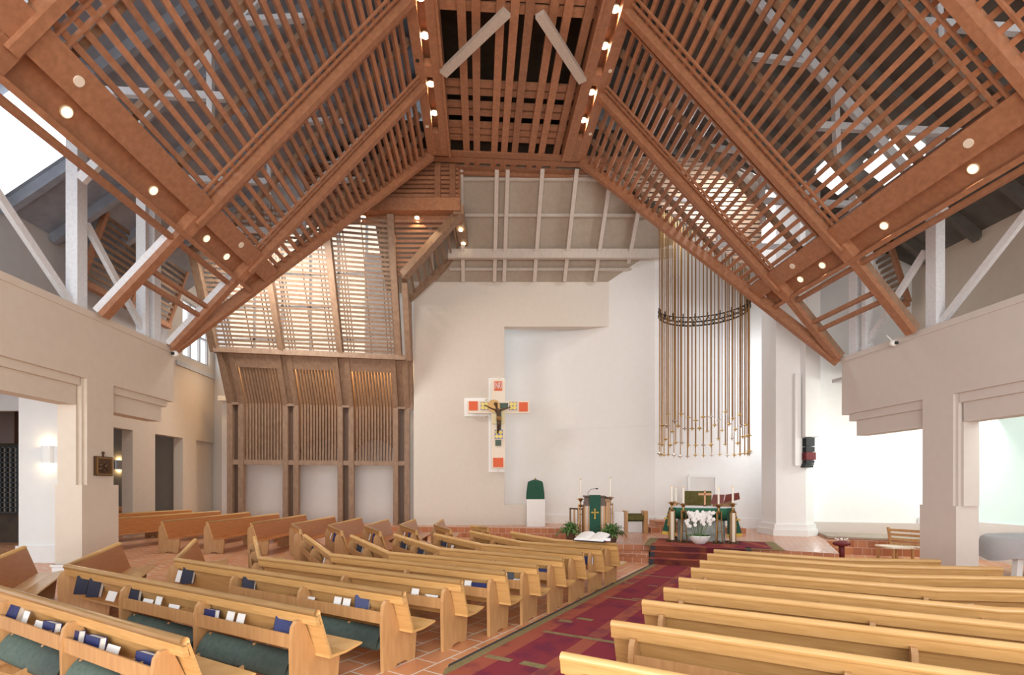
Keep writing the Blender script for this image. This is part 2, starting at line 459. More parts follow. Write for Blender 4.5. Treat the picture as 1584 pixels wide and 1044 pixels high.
# pier right of the apse
KP = lambda x, y, z: Vector((x*1.07, y*1.07, z if z < 1 else 2+(z-2)*1.07))
b = MB(KP)
b.prism([(7.72, 14.75, HP), (8.42, 14.45, HP), (8.86, 14.8, HP), (8.86, 15.6, HP), (7.72, 15.6, HP)], (0, 0, 12))
struct('wall_pier', b, 'plaster_white')
b = MB(KP)
b.prism([(7.66, 14.72, HP), (8.42, 14.39, HP), (8.92, 14.78, HP), (8.92, 15.66, HP), (7.66, 15.66, HP)], (0, 0, .36))
b.prism([(7.62, 14.70, HP), (8.42, 14.35, HP), (8.96, 14.76, HP), (8.96, 15.7, HP), (7.62, 15.7, HP)], (0, 0, .20))
struct('baseboard_pier', b, 'plaster_white')
# hollow pilaster boxes hanging on the pier
b = MB(KP); b.bar((8.50, 14.40, 12.2), (8.50, 14.40, 3.36), .42, .32, (0, 1, 0))
b.bar((8.17, 14.45, 5.2), (8.17, 14.45, 2.55), .16, .1, (0, 1, 0))
struct('trim_1', b, 'plaster_white')
# choir wall on the right with a low wainscot
b = MB(); b.prism([(8.5, 16.6, 0), (14.2, 15.0, 0), (14.3, 15.3, 0), (8.6, 16.9, 0)], (0, 0, 12)); struct('wall_choir', b, 'plaster_white')
b = MB(); b.prism([(8.5, 16.45, 0), (14.2, 14.85, 0), (14.2, 15.0, 0), (8.5, 16.6, 0)], (0, 0, .82)); struct('trim_2', b, 'plaster_right')
b = MB(); b.prism([(9.25, 14.75, 0), (10.2, 14.2, 0), (12.5, 13.7, 0), (12.6, 14.6, 0), (9.7, 16.0, 0)], (0, 0, .46)); b.m = 1
b.prism([(9.2, 14.7, .46), (10.2, 14.14, .46), (12.5, 13.64, .46), (12.6, 14.6, .46), (9.7, 16.0, .46)], (0, 0, .05))
struct('trim_3', b, ['terracotta_riser', 'sanctuary_board'])

# ---- sanctuary roof: boards, rafters and purlins
k = 1.13
def roofz(Y): return ZT+k*(YW-Y)
b = MB()
b.add([(-5, YW+.3, roofz(YW+.3)+.12), (12, YW+.3, roofz(YW+.3)+.12), (12, 17.15, roofz(17.15)+.12), (-5, 17.15, roofz(17.15)+.12),
       (-5, YW+.3, roofz(YW+.3)+.3), (12, YW+.3, roofz(YW+.3)+.3), (12, 17.15, roofz(17.15)+.3), (-5, 17.15, roofz(17.15)+.3)],
      [(0, 1, 2, 3), (4, 7, 6, 5), (0, 4, 5, 1), (2, 6, 7, 3), (1, 5, 6, 2), (3, 7, 4, 0)])
struct('ceiling', b, 'sanctuary_board')
for i, X in enumerate((-3.1, -1.92, -.70, -.33, .85, 2.02, 3.2, 4.4, 5.6, 6.8)):
    b = MB(); Y0 = YW-.1
    if X > 3.5: Y0 = YW-.5*(X-3.5)-.1
    b.bar((X+.02, Y0, roofz(Y0)), (X+.02+(Y0-17.2)*.0654, 17.2, roofz(17.2)), .14, .26, (0, 0, 1))
    tag(obj('sanctuary_rafter', b, 'washed_timber'), 'pale washed timber rafter in the sanctuary roof, %s counted from the left' % ORD[i].replace('nearest', 'first'), 'rafter', 'pale rafters of the sanctuary roof')
for nm, Y, w_, h_, d_, x1, lb in (('purlin', 19.45, .08, .10, .04, 4.6, 'thin pale purlin just above the sanctuary wall'),
                              ('tie_beam', 18.95, .16, .34, -.16, 6.5, 'wide pale timber beam crossing all sanctuary rafters'),
                              ('purlin', 18.2, .08, .10, .04, 6.5, 'thin pale purlin above the wide sanctuary beam'),
                              ('purlin', 17.45, .08, .10, .04, 6.5, 'thin pale purlin at the top of the sanctuary roof')):
    b = MB(); b.bar((-2.4, Y, roofz(Y)+d_), (x1, Y, roofz(Y)+d_), w_, h_)
    tag(obj(nm, b, 'washed_timber'), lb, 'beam')

# ================================================================== TIMBER CEILING OF THE NAVE
class Side:
    def __init__(s, xf, xe, ze, xt, zt, word):
        s.xf, s.xe, s.ze, s.xt, s.zt, s.word = xf, xe, ze, xt, zt, word
        s.u = Vector((xt-xe, 0, zt-ze)); s.len = s.u.length; s.u.normalize()
        s.n = Vector((s.u.z, 0, -s.u.x)) if xt > xe else Vector((-s.u.z, 0, s.u.x))   # into the room, downwards
        if s.n.z > 0: s.n = -s.n
    def P(s, t, y, n=0): return Vector((s.xe, y, s.ze))+s.u*t+s.n*n
    def yhip(s, t):   # hip line from trough end to wall foot, as y over slope position
        x = s.xe+s.u.x*t
        f = (x-s.xf)/(s.xt-s.xf)
        return 13.5+(yA-13.5)*f
LS = Side(XL, -5.95, 7.58, -1.55, 12.5, 'left')
RS = Side(XR, 8.28, 7.45, 3.35, 12.5, 'right')
for sd in (LS, RS):
    # slatted panels, one per bay
    bays = [('front', 3.6, yC, 'big front'), ('middle', yC, yB, 'middle'), ('far', yB, None, 'far triangular')]
    ts = []; t = .62
    while t < sd.len-.12: ts.append(t); t += .238
    for nm, y0, y1, wd in bays:
        th = thing('slatted_panel', N(*sd.P(sd.len/2, y0+.5, 0)), '%s slatted cedar ceiling panel on the %s slope' % (wd, sd.word), 'ceiling panel', 'slatted cedar ceiling panels')
        b = MB(N)
        for t in ts:
            e = y1 if y1 else sd.yhip(t)-.08
            if e-y0 < .3: continue
            b.bar(sd.P(t, y0, -.05), sd.P(t, e, -.06), .095, .10, sd.n)
        obj('slats', b, 'cedar', th)
        b = MB(N)
        yy = [y for y in (4.9, 6.1, 7.5, 8.75, 10.0, 12.2, 14.6, 15.4) if y0 < y < (y1 or 17)]
        for y in yy:
            ta = .3
            if not y1:
                while sd.yhip(ta) < y+.1 and ta < sd.len-.3: ta += .1
            if ta > sd.len-.5: continue
            b.bar(sd.P(ta, y, -.19), sd.P(sd.len, y, -.19), .14, .10, sd.n)
        if b.v: obj('battens', b, 'cedar_pale', th)
        ys = [y0+.17, y0+.29] + ([y1-.33, y1-.20] if y1 else [])
        if nm == 'front': ys = [y1-.36, y1-.20, yD+.30, yD+.48, yD-.3, yD-.5]
        for y in ys:
            b = MB(N)
            ta = .45
            if not y1:
                while sd.yhip(ta) < y+.05 and ta < sd.len-.2: ta += .05
            b.bar(sd.P(ta, y, .012), sd.P(sd.len, y, .012), .04, .05, sd.n)
            obj('edge_strip', b, 'cedar', th)
    # rafters
    for nm, y in (('nearest', yD), ('second', yC), ('third', yB)):
        b = MB(N); b.bar(sd.P(-.05, y, .06), sd.P(sd.len+.1, y, .06), .15, .22, sd.n)
        tag(obj('rafter', b, 'cedar'), '%s broad cedar rafter counted from the front, %s slope' % (nm, sd.word), 'rafter', 'broad cedar rafters')
    b = MB(N); T0 = Vector((sd.xt, yA, sd.zt)); T1 = Vector((sd.xf, 13.5, 5.45))
    b.bar(T0+sd.n*.02, T1+Vector((0, 0, .0)), .15, .28, sd.n)
    tag(obj('hip_rafter', b, 'cedar'), 'long cedar hip rafter edging the %s slope towards the sanctuary' % sd.word, 'rafter')
    # struts from the wall to the eave beam: brown sole with a pale painted member on top
    for nm, y in (('near', yC), ('far', yB)):
        a = Vector((sd.xf+(.12 if sd is LS else -.12), y, 5.5)); e = Vector((sd.xe, y, sd.ze))
        th = thing('eave_strut', N(*a), '%s inclined strut from the %s wall top to the eave beam' % (nm, sd.word), 'strut', 'inclined struts under the eave beams')
        b = MB(N); b.bar(a, e+(e-a)*.02, .21, .12, sd.n); obj('sole', b, 'cedar', th)
        b = MB(N); b.bar(a-sd.n*.13, e-sd.n*.13, .19, .14, sd.n); obj('upper_member', b, 'painted_timber' if sd is LS else 'cedar_pale', th)
    # eave beam: a channel with the downlights in its recess
    yend = sd.yhip(-.0)
    prof = [(.52, .10), (.06, .10), (.06, -.10), (-.34, -.10), (-.34, .10), (-.44, .10), (-.44, -.22), (.52, -.22)]
    b = MB(N)
    P = [sd.P(t, 3.4, nn) for t, nn in prof]
    b.prism(P, Vector((0, yend-3.4, 0)))
    for yy in (yC, yB, yD):
        b.prism([sd.P(t, yy-.15, nn) for t, nn in ((.07, .10), (.07, -.10), (-.35, -.10), (-.35, .10))], Vector((0, .3, 0)))
    eb = tag(obj('eave_beam', b, 'cedar'), 'deep cedar eave beam with recessed downlights along the %s side' % sd.word, 'beam')
    # rails beside the struts
    for dt, ya, yb, lb in ((-.62, 3.6, 13.2, 'long thin cedar rail just outside the %s eave beam'),
                           (-1.45, 11.1, 13.3, 'upper short cedar rail between the two %s struts'),
                           (-1.75, 11.1, 13.3, 'lower short cedar rail between the two %s struts')):
        b = MB(N); q = dt/2.85
        x = sd.xe+(sd.xf-sd.xe)*(-dt)/2.9; z = sd.ze+(5.5-sd.ze)*(-dt)/2.9
        b.bar((x, ya, z), (x, yb, z), .09, .10)
        tag(obj('rail', b, 'cedar'), lb % sd.word, 'rail')
    # downlights and round speakers in the eave beam
    lights = ((5.6, 7.9, 9.9, 11.75, 12.65) if sd is LS else (5.9, 8.1, 10.0, 11.9, 12.75))
    for i, y in enumerate(lights):
        c = N(*sd.P(-.14, y, -.09)); nn = N(*sd.n)
        th = thing('downlight', c, '%s lit downlight from the front in the %s eave beam' % (ORD[i].replace('nearest', 'first'), sd.word), 'downlight', 'downlights in the eave beams')
        b = MB(); b.disc(c, nn, .10, 18, .015); obj('rim', b, 'lamp_rim', th)
        b = MB(); b.disc(c+nn*.01, nn, .08, 18, .012); obj('lens', b, 'lamp_soft', th)
        sp = bpy.data.lights.new('lamp', 'SPOT'); sp.energy = 26; sp.spot_size = 2.2; sp.color = (1, .72, .42); sp.shadow_soft_size = .06
        so = bpy.data.objects.new('lamp', sp); C.objects.link(so); so.parent = th
        so.location = nn*.05; so.rotation_euler = nn.to_track_quat('-Z', 'Y').to_euler()
    for i, y in enumerate((7.55, 12.45) if sd is LS else (7.75, 12.4)):
        c = N(*sd.P(.30, y, .105)); nn = N(*sd.n)
        b = MB(); b.disc(c, nn, .075, 18, .02)
        tag(obj('ceiling_speaker', b, 'cross_wood'), '%s small round beige disc on the face of the %s eave beam' % (('front', 'far')[i], sd.word), 'speaker')

# ---- ridge troughs
for sgn, xi, xo2, word in ((-1, -.93, -1.62, 'left'), (1, 2.70, 3.42, 'right')):
    b = MB(N)
    x0, x1 = min(xi, xo2), max(xi, xo2); W = x1-x0; zb = 12.5
    ra, rb = x0+W*.36, x0+W*.62
    prof = [(x0, zb), (ra, zb), (ra, zb+.28), (rb, zb+.28), (rb, zb), (x1, zb), (x1, zb+.6), (x0, zb+.6)]
    b.prism([(x, 9.0, z) for x, z in prof], (0, yA-9.0, 0))
    for ya, yb in ((9.0, 10.3), (12.75, 13.1), (15.2, yA)):
        b.box(ra, rb, ya, yb, zb+.001, zb+.2)
    b.box(xi-.03, xi+.03, 9.0, yA+.02, zb-.03, zb+.55)
    tag(obj('ridge_trough', b, 'cedar'), '%s cedar ridge beam with bright lamps sunk in its underside' % word, 'beam')
    for i, y in enumerate((11.15, 12.1, 13.55, 14.6)):
        c = N((ra+rb)/2, y, zb+.2)
        th = thing('ridge_lamp', c, '%s glowing round lamp from the front in the %s ridge beam' % (ORD[i].replace('nearest', 'first'), word), 'lamp', 'lamps in the ridge beams')
        b = MB(); b.disc(c, (0, 0, 1), .105, 18, .03); obj('housing', b, 'lamp_rim', th)
        b = MB(); b.disc(c-Vector((0, 0, .02)), (0, 0, 1), .09, 18, .02); obj('lens', b, 'lamp_glow', th)
        sp = bpy.data.lights.new('lamp', 'SPOT'); sp.energy = 60; sp.spot_size = 2.4; sp.color = (1, .7, .4); sp.shadow_soft_size = .07
        so = bpy.data.objects.new('lamp', sp); C.objects.link(so); so.parent = th; so.location = (0, 0, -.06)
    for i, y in enumerate((12.6, 14.9)):
        c = N(x0+.10 if sgn < 0 else x1-.10, y, zb-.005)
        b = MB(); b.disc(c, (0, 0, 1), .05, 14, .02)
        tag(obj('ceiling_speaker', b, 'black' if (sgn < 0 and i == 0) else 'cross_wood'), '%s tiny disc on the underside of the %s ridge beam' % (('front', 'far')[i], word), 'speaker')
    # pale brace between trough and lattice
    b = MB(N)
    if sgn < 0: b.bar((xi+.02, 12.9, 12.45), (.62, 11.2, 12.52), .22, .1)
    else: b.bar((xi-.02, 12.9, 12.45), (1.35, 11.2, 12.52), .22, .1)
    tag(obj('brace', b, 'washed_timber'), 'pale timber brace leaning from the %s ridge beam to the middle of the lattice' % word, 'brace')
# ---- lattice between the troughs
th = thing('lattice_ceiling', N(.9, 13, 12.7), 'cedar lattice ceiling spanning between the two ridge beams', 'ceiling panel')
b = MB(N)
for x in (-.40, -.07, .49, .81, 1.15, 1.69, 2.02, 2.5): b.box(x-.10, x+.10, 8.8, 17.3, 12.76, 12.86)
obj('long_boards', b, 'cedar', th)
b = MB(N)
for i, y in enumerate((9.3, 9.7, 10.1, 10.5, 10.95, 11.2, 11.5, 13.72, 14.0, 14.48, 14.78, 15.28, 15.56, 15.86, 16.4, 16.7, 17.15)):
    wdt = .1 if i < 14 else .12
    if y < 16.2: b.box(-.9, 2.68, y-wdt, y+wdt, 12.86, 12.93)
    else: b.box(-3.2, 5.0, y-wdt, y+wdt, 12.70, 12.76)
b.box(-1.0, 2.8, 8.8, 9.0, 12.8, 13.2)
b.box(-3.2, 5.4, 17.24, 17.34, 12.6, 12.84)
obj('cross_boards', b, 'cedar', th)
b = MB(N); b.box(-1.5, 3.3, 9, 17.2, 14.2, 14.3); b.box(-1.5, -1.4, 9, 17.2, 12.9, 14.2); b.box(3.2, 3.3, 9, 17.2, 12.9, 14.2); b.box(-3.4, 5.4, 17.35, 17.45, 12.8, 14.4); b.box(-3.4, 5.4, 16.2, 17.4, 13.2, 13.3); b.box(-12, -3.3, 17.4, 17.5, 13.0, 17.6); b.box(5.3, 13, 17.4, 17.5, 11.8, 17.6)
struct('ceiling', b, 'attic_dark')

# ---- pale trusses standing on the side walls and in the attic
def truss(side, sd, mat):
    x = (XL-.22) if side < 0 else (XR+.22)
    wd = sd.word
    for i, (y, wy) in enumerate(((5.4, .24), (7.9, .12), (10.75, .26), (12.75, .13), (13.15, .26))):
        b = MB(N); b.box(x-.11, x+.11, y-wy/2, y+wy/2, ZW, 9.9 if wy > .2 else 9.0)
        th = tag(obj('truss_post', b, mat), '%s painted timber post from the front standing on the %s wall' % (ORD[i].replace('nearest', 'first'), wd), 'post', 'painted truss posts')
    for i, (ya, za, yb, zb) in enumerate(((10.6, ZW+.1, 7.9, 7.9), (12.9, ZW+.1, 11.0, 7.4), (7.7, ZW+.1, 5.4, 7.6))):
        b = MB(N); b.bar((x, ya, za), (x, yb, zb), .09, .15, (1, 0, 0) if False else (0, 0, 1))
        tag(obj('truss_diagonal', b, mat), '%s painted diagonal brace standing on the %s wall' % (('middle', 'far', 'near')[i], wd), 'brace', 'painted diagonal braces')
    # attic frames
    th = thing('louvred_shutter', N(x+side*2.3, 16.2, 7.6), 'leaning louvred timber panel behind the posts on the %s wall' % wd, 'panel')
    b = MB(N)
    for q in range(22): b.bar((x+side*(2.6-q*.06), 14.4, 7.6+q*.17), (x+side*(2.6-q*.06), 18.2, 7.6+q*.17), .03, .10)
    obj('louvres', b, 'cedar_pale', th)
    b = MB(N)
    for yy in (14.4, 16.3, 18.2): b.bar((x+side*2.65, yy, 7.5), (x+side*1.35, yy, 11.3), .12, .12)
    b.box(x+side*2.5, x+side*2.7, 14.4, 18.2, 7.4, 7.55); obj('frame', b, 'cedar', th)
    for i, y in enumerate((7.6, 9.9, 12.6, 15.0)):
        th = thing('attic_truss', N(x, y, ZW), '%s painted attic truss above the %s slatted slope' % (ORD[i].replace('nearest', 'first'), wd), 'truss', 'painted attic trusses')
        b = MB(N); off = -1.15
        b.bar(sd.P(-.9, y, off), sd.P(sd.len, y, off), .10, .18, sd.n); obj('top_chord', b, mat, th)
        b = MB(N); zt_ = 9.35
        tx = (zt_-sd.ze)/(sd.zt-sd.ze); b.bar(Vector((sd.xf, y, zt_)), Vector((sd.xe+(sd.xt-sd.xe)*(tx-.10), y, zt_)), .10, .14); obj('tie', b, mat, th)
        b = MB(N)
        b.bar(sd.P(1.6, y, -.25), sd.P(2.6, y, off), .1, .12, (0, 1, 0)); obj('web', b, mat, th)
        b = MB(N); b.bar(sd.P(4.3, y, -.25), sd.P(3.3, y, off), .1, .12, (0, 1, 0)); obj('web', b, mat, th)
truss(-1, LS, 'painted_timber')
truss(1, RS, 'painted_timber')

# ================================================================== PEWS
def sweep(mb, path, prof, z0=None):
    """profile (y to the left of travel, z) swept along the plan path with mitred corners"""
    n = len(path); m = len(prof); vs = []
    for i, p in enumerate(path):
        if i == 0: d = (path[1]-path[0]); nl = Vector((-d.y, d.x, 0)).normalized(); sc = 1
        elif i == n-1: d = (path[-1]-path[-2]); nl = Vector((-d.y, d.x, 0)).normalized(); sc = 1
        else:
            d1 = (path[i]-path[i-1]).normalized(); d2 = (path[i+1]-path[i]).normalized()
            n1 = Vector((-d1.y, d1.x, 0)); n2 = Vector((-d2.y, d2.x, 0)); nl = (n1+n2).normalized(); sc = 1/max(.5, nl.dot(n1))
        for y, z in prof: vs.append(Vector((p.x, p.y, 0))+nl*y*sc+Vector((0, 0, z+gz(p.x))))
    fs = []
    for i in range(n-1):
        for k in range(m):
            k2 = (k+1) % m; fs.append((i*m+k, i*m+k2, (i+1)*m+k2, (i+1)*m+k))
    fs.append(tuple(range(m))); fs.append(tuple(range((n-1)*m, n*m))[::-1])
    mb.add(vs, fs)
PH = .86
cap_prof = [(-.045+.036*math.cos(a), .825+.036*math.sin(a)) for a in [math.pi*2*i/12 for i in range(12)]]
rail_prof = [(-.070, .80), (-.030, .80), (-.012, .715), (-.056, .715)]
back_prof = [(-.035, .815), (-.010, .815), (.125, .40), (.100, .40)]
seat_prof = [(.095, .405), (.30, .40), (.50, .425), (.515, .415), (.50, .402), (.30, .375), (.095, .38)]
rackb_prof = [(-.150, .505), (-.135, .505), (-.135, .63), (-.150, .63)]
rackf_prof = [(-.135, .505), (.055, .505), (.055, .517), (-.135, .517)]
PEWS = {}
def make_pew(key, path, label, group, kneel=False, right_cut=.2, rack=True, step=1.32):
    path = [Vector((p[0], p[1], 0)) for p in path]
    e = path[-1]
    th = thing('pew', (e.x, e.y, gz(e.x)), label, 'pew', group)
    b = MB(); sweep(b, path, cap_prof); obj('top_rail', b, 'pew_back', th, smooth=True)
    b = MB(); sweep(b, path, back_prof); sweep(b, path, rail_prof)
    # front faces of the backrest get the redder veneer
    o = obj('backrest', b, ['pew_back', 'pew_front'], th)
    for i, p in enumerate(o.data.polygons):
        if i % 4 == 1 and i < 4*(len(path)-1): p.material_index = 1
    b = MB(); sweep(b, path, seat_prof); obj('seat', b, 'pew_seat' if key[0] in 'LR' else 'pew_front', th)
    # supports
    segs = []
    for a, c in zip(path, path[1:]):
        d = (c-a); ln = d.length; d.normalize(); segs.append((a, c, d, ln))
    sup = []
    for si, (a, c, d, ln) in enumerate(segs):
        s0 = right_cut if si == 0 else .12
        s1 = ln-(right_cut if si == len(segs)-1 else .10)
        if s1-s0 < .4: sup.append((a+d*s1, d)); continue
        k = max(1, round((s1-s0)/step))
        ps = [s0+(s1-s0)*q/k for q in range(k+1)]
        for q, v in enumerate(ps):
            if si > 0 and q == 0: continue
            sup.append((a+d*v, d))
    for (p, d) in sup:
        nl = Vector((-d.y, d.x, 0)); z = gz(p.x)
        poly = [(-.155, 0), (-.168, .60), (-.150, .70), (-.115, .745), (-.04, .745), (.105, .40), (.40, .385), (.36, .02), (.36, 0), (.24, 0), (.20, .03), (.06, .03), (.02, 0)]
        b = MB(); b.prism([p-d*.022+nl*y+Vector((0, 0, z+zz)) for y, zz in poly], d*.044)
        obj('support', b, 'pew_end', th)
    if rack:
        for (p0, d0), (p1, d1) in zip(sup, sup[1:]):
            if (p1-p0).length < .3 or abs(d0.dot(d1)-1) > 1e-3: continue
            d = (p1-p0).normalized()
            b = MB(); pa = [p0+d*.023, p1-d*.023]; sweep(b, pa, rackb_prof); sweep(b, pa, rackf_prof)
            # small dividers
            nl = Vector((-d.y, d.x, 0))
            for f in (.72, .80):
                c = p0+(p1-p0)*f
                b.prism([c+nl*y+Vector((0, 0, gz(c.x)+zz)) for y, zz in ((-.136, .515), (.02, .515), (.0, .62), (-.136, .61))], d*.008)
            obj('book_rack', b, 'pew_end', th)
    if kneel:
        for (p0, d0), (p1, d1) in zip(sup, sup[1:]):
            if (p1-p0).length < .5 or abs(d0.dot(d1)-1) > 1e-3: continue
            d = (p1-p0).normalized(); pa = [p0+d*.06, p1-d*.06]
            b = MB(); pr = [(-.11+.13*math.cos(a)*.55-.032*math.sin(a)*.8, .33+.13*math.cos(a)*.80+.045*math.sin(a)*.72) for a in [math.pi*2*i/12 for i in range(12)]]
            sweep(b, pa, pr)
            kc = obj('kneeler_cushion', b, 'kneeler_green' if kneel == 1 else 'kneeler_olive', th, smooth=True)
            nl = Vector((-d.y, d.x, 0))
            for f in (.07, .55):
                c = p0+(p1-p0)*f; b = MB()
                b.prism([c+nl*y+Vector((0, 0, gz(c.x)+zz)) for y, zz in ((-.34, .14), (-.04, .16), (-.02, .43), (-.07, .44), (-.16, .27), (-.27, .23), (-.36, .29))], d*.03)
                obj('kneeler_bracket', b, 'pew_end', th)
    PEWS[key] = (th, path, sup)
    return th
# left block: (right end, bend, far left end) as measured from the photograph
Lraw = [((296, 983), None, (-60, 886), None), ((497, 941), (110.5, 871.5), (188.8, 838.2), 1), ((629, 913), (279, 861.8), (305.8, 832.4), 1),
        ((717, 895.5), (407, 859.7), (397.6, 828.6), 0), ((785, 883), (517.8, 855), (475, 825.5), 0), ((833, 872.5), (606.8, 852.4), (547, 826.4), 0),
        ((872.6, 862.4), (684.6, 846.2), (613.4, 824.5), 0), ((903.6, 853.7), (748.6, 840.1), (675, 824), 0), ((932, 845.7), (809, 836.4), (730, 820), 0), ((956, 839.5), (862.5, 833.3), (793.6, 821.5), 0)]
for i, (e, bd, fr, _) in enumerate(Lraw):
    E = ptop(*e); path = []
    if i == 0:
        Bd = ptop(*fr); path = [ptop(43, 843.6), Bd, E]
        # the angled wing of the nearest pew
        d = Vector((-1.8, 3.2, 0)); path[0] = Bd+d*.0+(ptop(43, 843.6)-Bd)
    else:
        path = [ptop(*fr), ptop(*bd), E]
    lbl = '%s row of the left block, honey wood pew with a bent wing' % ORD[i]
    if i == 9: lbl = 'front row pew of the left block with an open book lying on its top'
    make_pew('L%d' % i, path, lbl, 'pews in the left block', kneel=1 if i < 3 else False)
Rraw = [((873, 1004.7), None, None), ((949, 956.7), None, None), ((996, 925.5), None, None), ((1028.6, 906.7), None, None), ((1051.7, 891.7), (1540.7, 937), None),
        ((1070.4, 876.8), (1446.8, 906.6), None), ((1083.8, 865.4), (1380.5, 886.8), None), ((1095.4, 855.2), (1330.5, 871.7), (1545.5, 876)), ((1105.5, 848.8), (1289.7, 861.5), (1450.7, 864.8))]
rd = Vector((.86, -.51, 0)); rd2 = Vector((.993, -.12, 0))
for i, (e, bd, fr) in enumerate(Rraw):
    E = ptop(*e)
    if bd: Bd = ptop(*bd)
    else: Bd = E+rd*((4.9-E.x)/.86-.1*(4-i)*0)
    Fr = ptop(*fr) if fr else Bd+rd2*(2.6 if i > 3 else 2.9)
    make_pew('R%d' % i, [E, Bd, Fr], '%s row of the right block, honey wood pew seen from behind' % ORD[i] if i else 'nearest pew of the right block, only its rounded top in the bottom edge', 'pews in the right block', rack=True, step=1.6)
# far left block, seen from the front
Qraw = [[(202.7, 782.7), (140, 785.5)], [(228, 786), (120, 791)], [(296.5, 787.5), (150, 796)], [(341.4, 789.7), (150, 802.8)],
        [(387.4, 791.3), (253, 805.5)], [(431.9, 793.7), (323, 806.4)], [(473.6, 795.4), (391.2, 808.3)], [(518.7, 798), (454.6, 809.2), (467, 817.5)],
        [(560.4, 799.9), (511.1, 811.3), (531, 819.8)], [(602, 802.3), (568, 811.8), (590.7, 820.7)], [(643.7, 802.3), (622, 810.3), (646.6, 818.8)],
        [(687, 802.3), (675, 810.3), (699.6, 817.9)], [(730.8, 811.3), (756.4, 815.0)]]
ql = ['farthest pew behind the left pier, showing only a sliver of its top', 'second farthest pew behind the left pier', 'third farthest pew behind the left pier', 'long reddish pew just right of the left pier, its end hidden by the pier',
      'reddish pew seen from the front, first with its end panel clear of the left pier', 'reddish pew in the far left block, second with a pale end panel showing', 'reddish pew in the far left block, third with a pale end panel showing',
      'bent pew in front of the left timber screen bay', 'bent pew in front of the middle timber screen bay', 'bent pew in front of the right timber screen bay', 'bent pew just right of the timber screen', 'short bent pew before the sanctuary wall, its front wing nearly white',
      'shortest pew before the sanctuary wall, with a small dark post at its end']
for i, q in enumerate(Qraw):
    pth = [ptop(*p) for p in q]
    make_pew('Q%d' % i, pth, ql[i], 'pews in the far left block', rack=i > 6, right_cut=.06 if i < 7 else .15, step=2.2)
# a detached pew end beyond the left wall opening
make_pew('Q20', [ptop(-60, 788), ptop(31, 793)], 'pew in the dark side room seen through the left opening', None, rack=False)

# ================================================================== BOOKS in the racks
def book(loc, rz, lean, label, grp, cover='navy', openb=False, size=(.15, .045, .215), lie=False):
    th = thing('book', loc, label, 'book', grp)
    th.rotation_euler = (lean, 0, rz)
    w_, t_, h_ = size
    if lie: th.rotation_euler = (math.pi/2+lean, 0, rz)
    b = MB(); b.local = True
    if openb:
        b.prism([(-w_, .0, 0), (0, .03, 0), (w_, 0, 0), (w_, -.006, 0), (0, .022, 0), (-w_, -.006, 0)], (0, 0, h_))
        _obj('cover', b, cover, th)
        b = MB(); b.local = True
        b.prism([(-w_+.006, -.006, 0), (0, .022, 0), (w_-.006, -.006, 0), (w_-.012, -.045, 0), (.03, -.03, 0), (0, -.002, 0), (-.03, -.03, 0), (-w_+.012, -.045, 0)][::-1], (0, 0, h_+.004))
        _obj('pages', b, 'page', th)
    else:
        b.box(-w_/2, w_/2, -t_/2, -t_/2+.005, 0, h_); b.box(-w_/2, w_/2, t_/2-.005, t_/2, 0, h_); b.box(-w_/2, -w_/2+.006, -t_/2, t_/2, 0, h_)
        _obj('cover', b, cover, th)
        b = MB(); b.local = True; b.box(-w_/2+.006, w_/2-.006, -t_/2+.005, t_/2-.005, .004, h_-.005); _obj('pages', b, 'page', th)
    return th
def sheet(loc, rz, lean, label, grp, sz=(.11, .165), mat='page'):
    b = MB(); th_ = .006
    c = Matrix.Rotation(rz, 3, 'Z') @ Matrix.Rotation(lean, 3, 'X')
    w_, h_ = sz
    pts = [(-w_/2, -th_/2, 0), (w_/2, -th_/2, 0), (w_/2, th_/2, 0), (-w_/2, th_/2, 0)]
    b.add([Vector(loc)+c @ Vector(p) for p in pts]+[Vector(loc)+c @ (Vector(p)+Vector((0, 0, h_))) for p in pts], [(0, 3, 2, 1), (4, 5, 6, 7), (0, 1, 5, 4), (1, 2, 6, 5), (2, 3, 7, 6), (3, 0, 4, 7)])
    return tag(obj('leaflet', b, mat), label, 'leaflet', grp)
def on_rack(key, seg, s, off=-.07):
    th, path, sup = PEWS[key]
    a, c = path[seg], path[seg+1]; d = (c-a).normalized(); nl = Vector((-d.y, d.x, 0))
    p = c-d*s+nl*off
    return Vector((p.x, p.y, gz(p.x)+.518)), math.atan2(d.y, d.x)
def at_px(key, seg, xp, off=-.07):
    """distance from the right end of a pew segment to the place seen at pixel column xp"""
    th, path, sup = PEWS[key]; a, c = path[seg], path[seg+1]; d = (c-a).normalized()
    r = (xp-792)/F
    # c - d s : x = r y
    s = (c.x-r*c.y)/(d.x-r*d.y)
    return s
def B(key, seg, xp, label, kind='stand', cover='navy'):
    s = at_px(key, seg, xp)
    p, rz = on_rack(key, seg, s)
    g = 'hymn books and leaflets in the pew racks'
    if kind == 'stand': return book(p, rz+.45, -.25+random.uniform(-.06, .06), label, g, cover, size=(.16, .055, .23))
    if kind == 'side':
        return book(p, rz, -.15, label, g, cover, size=(.235, .055, .15))
    if kind == 'open': return book(p, rz+.35, -.35, label, g, cover, size=(.17, .075, .22))
    if kind == 'sheet': return sheet(p, rz, -.28, label, g)
    if kind == 'low': return sheet(p, rz, -.35, label, g, (.19, .115))
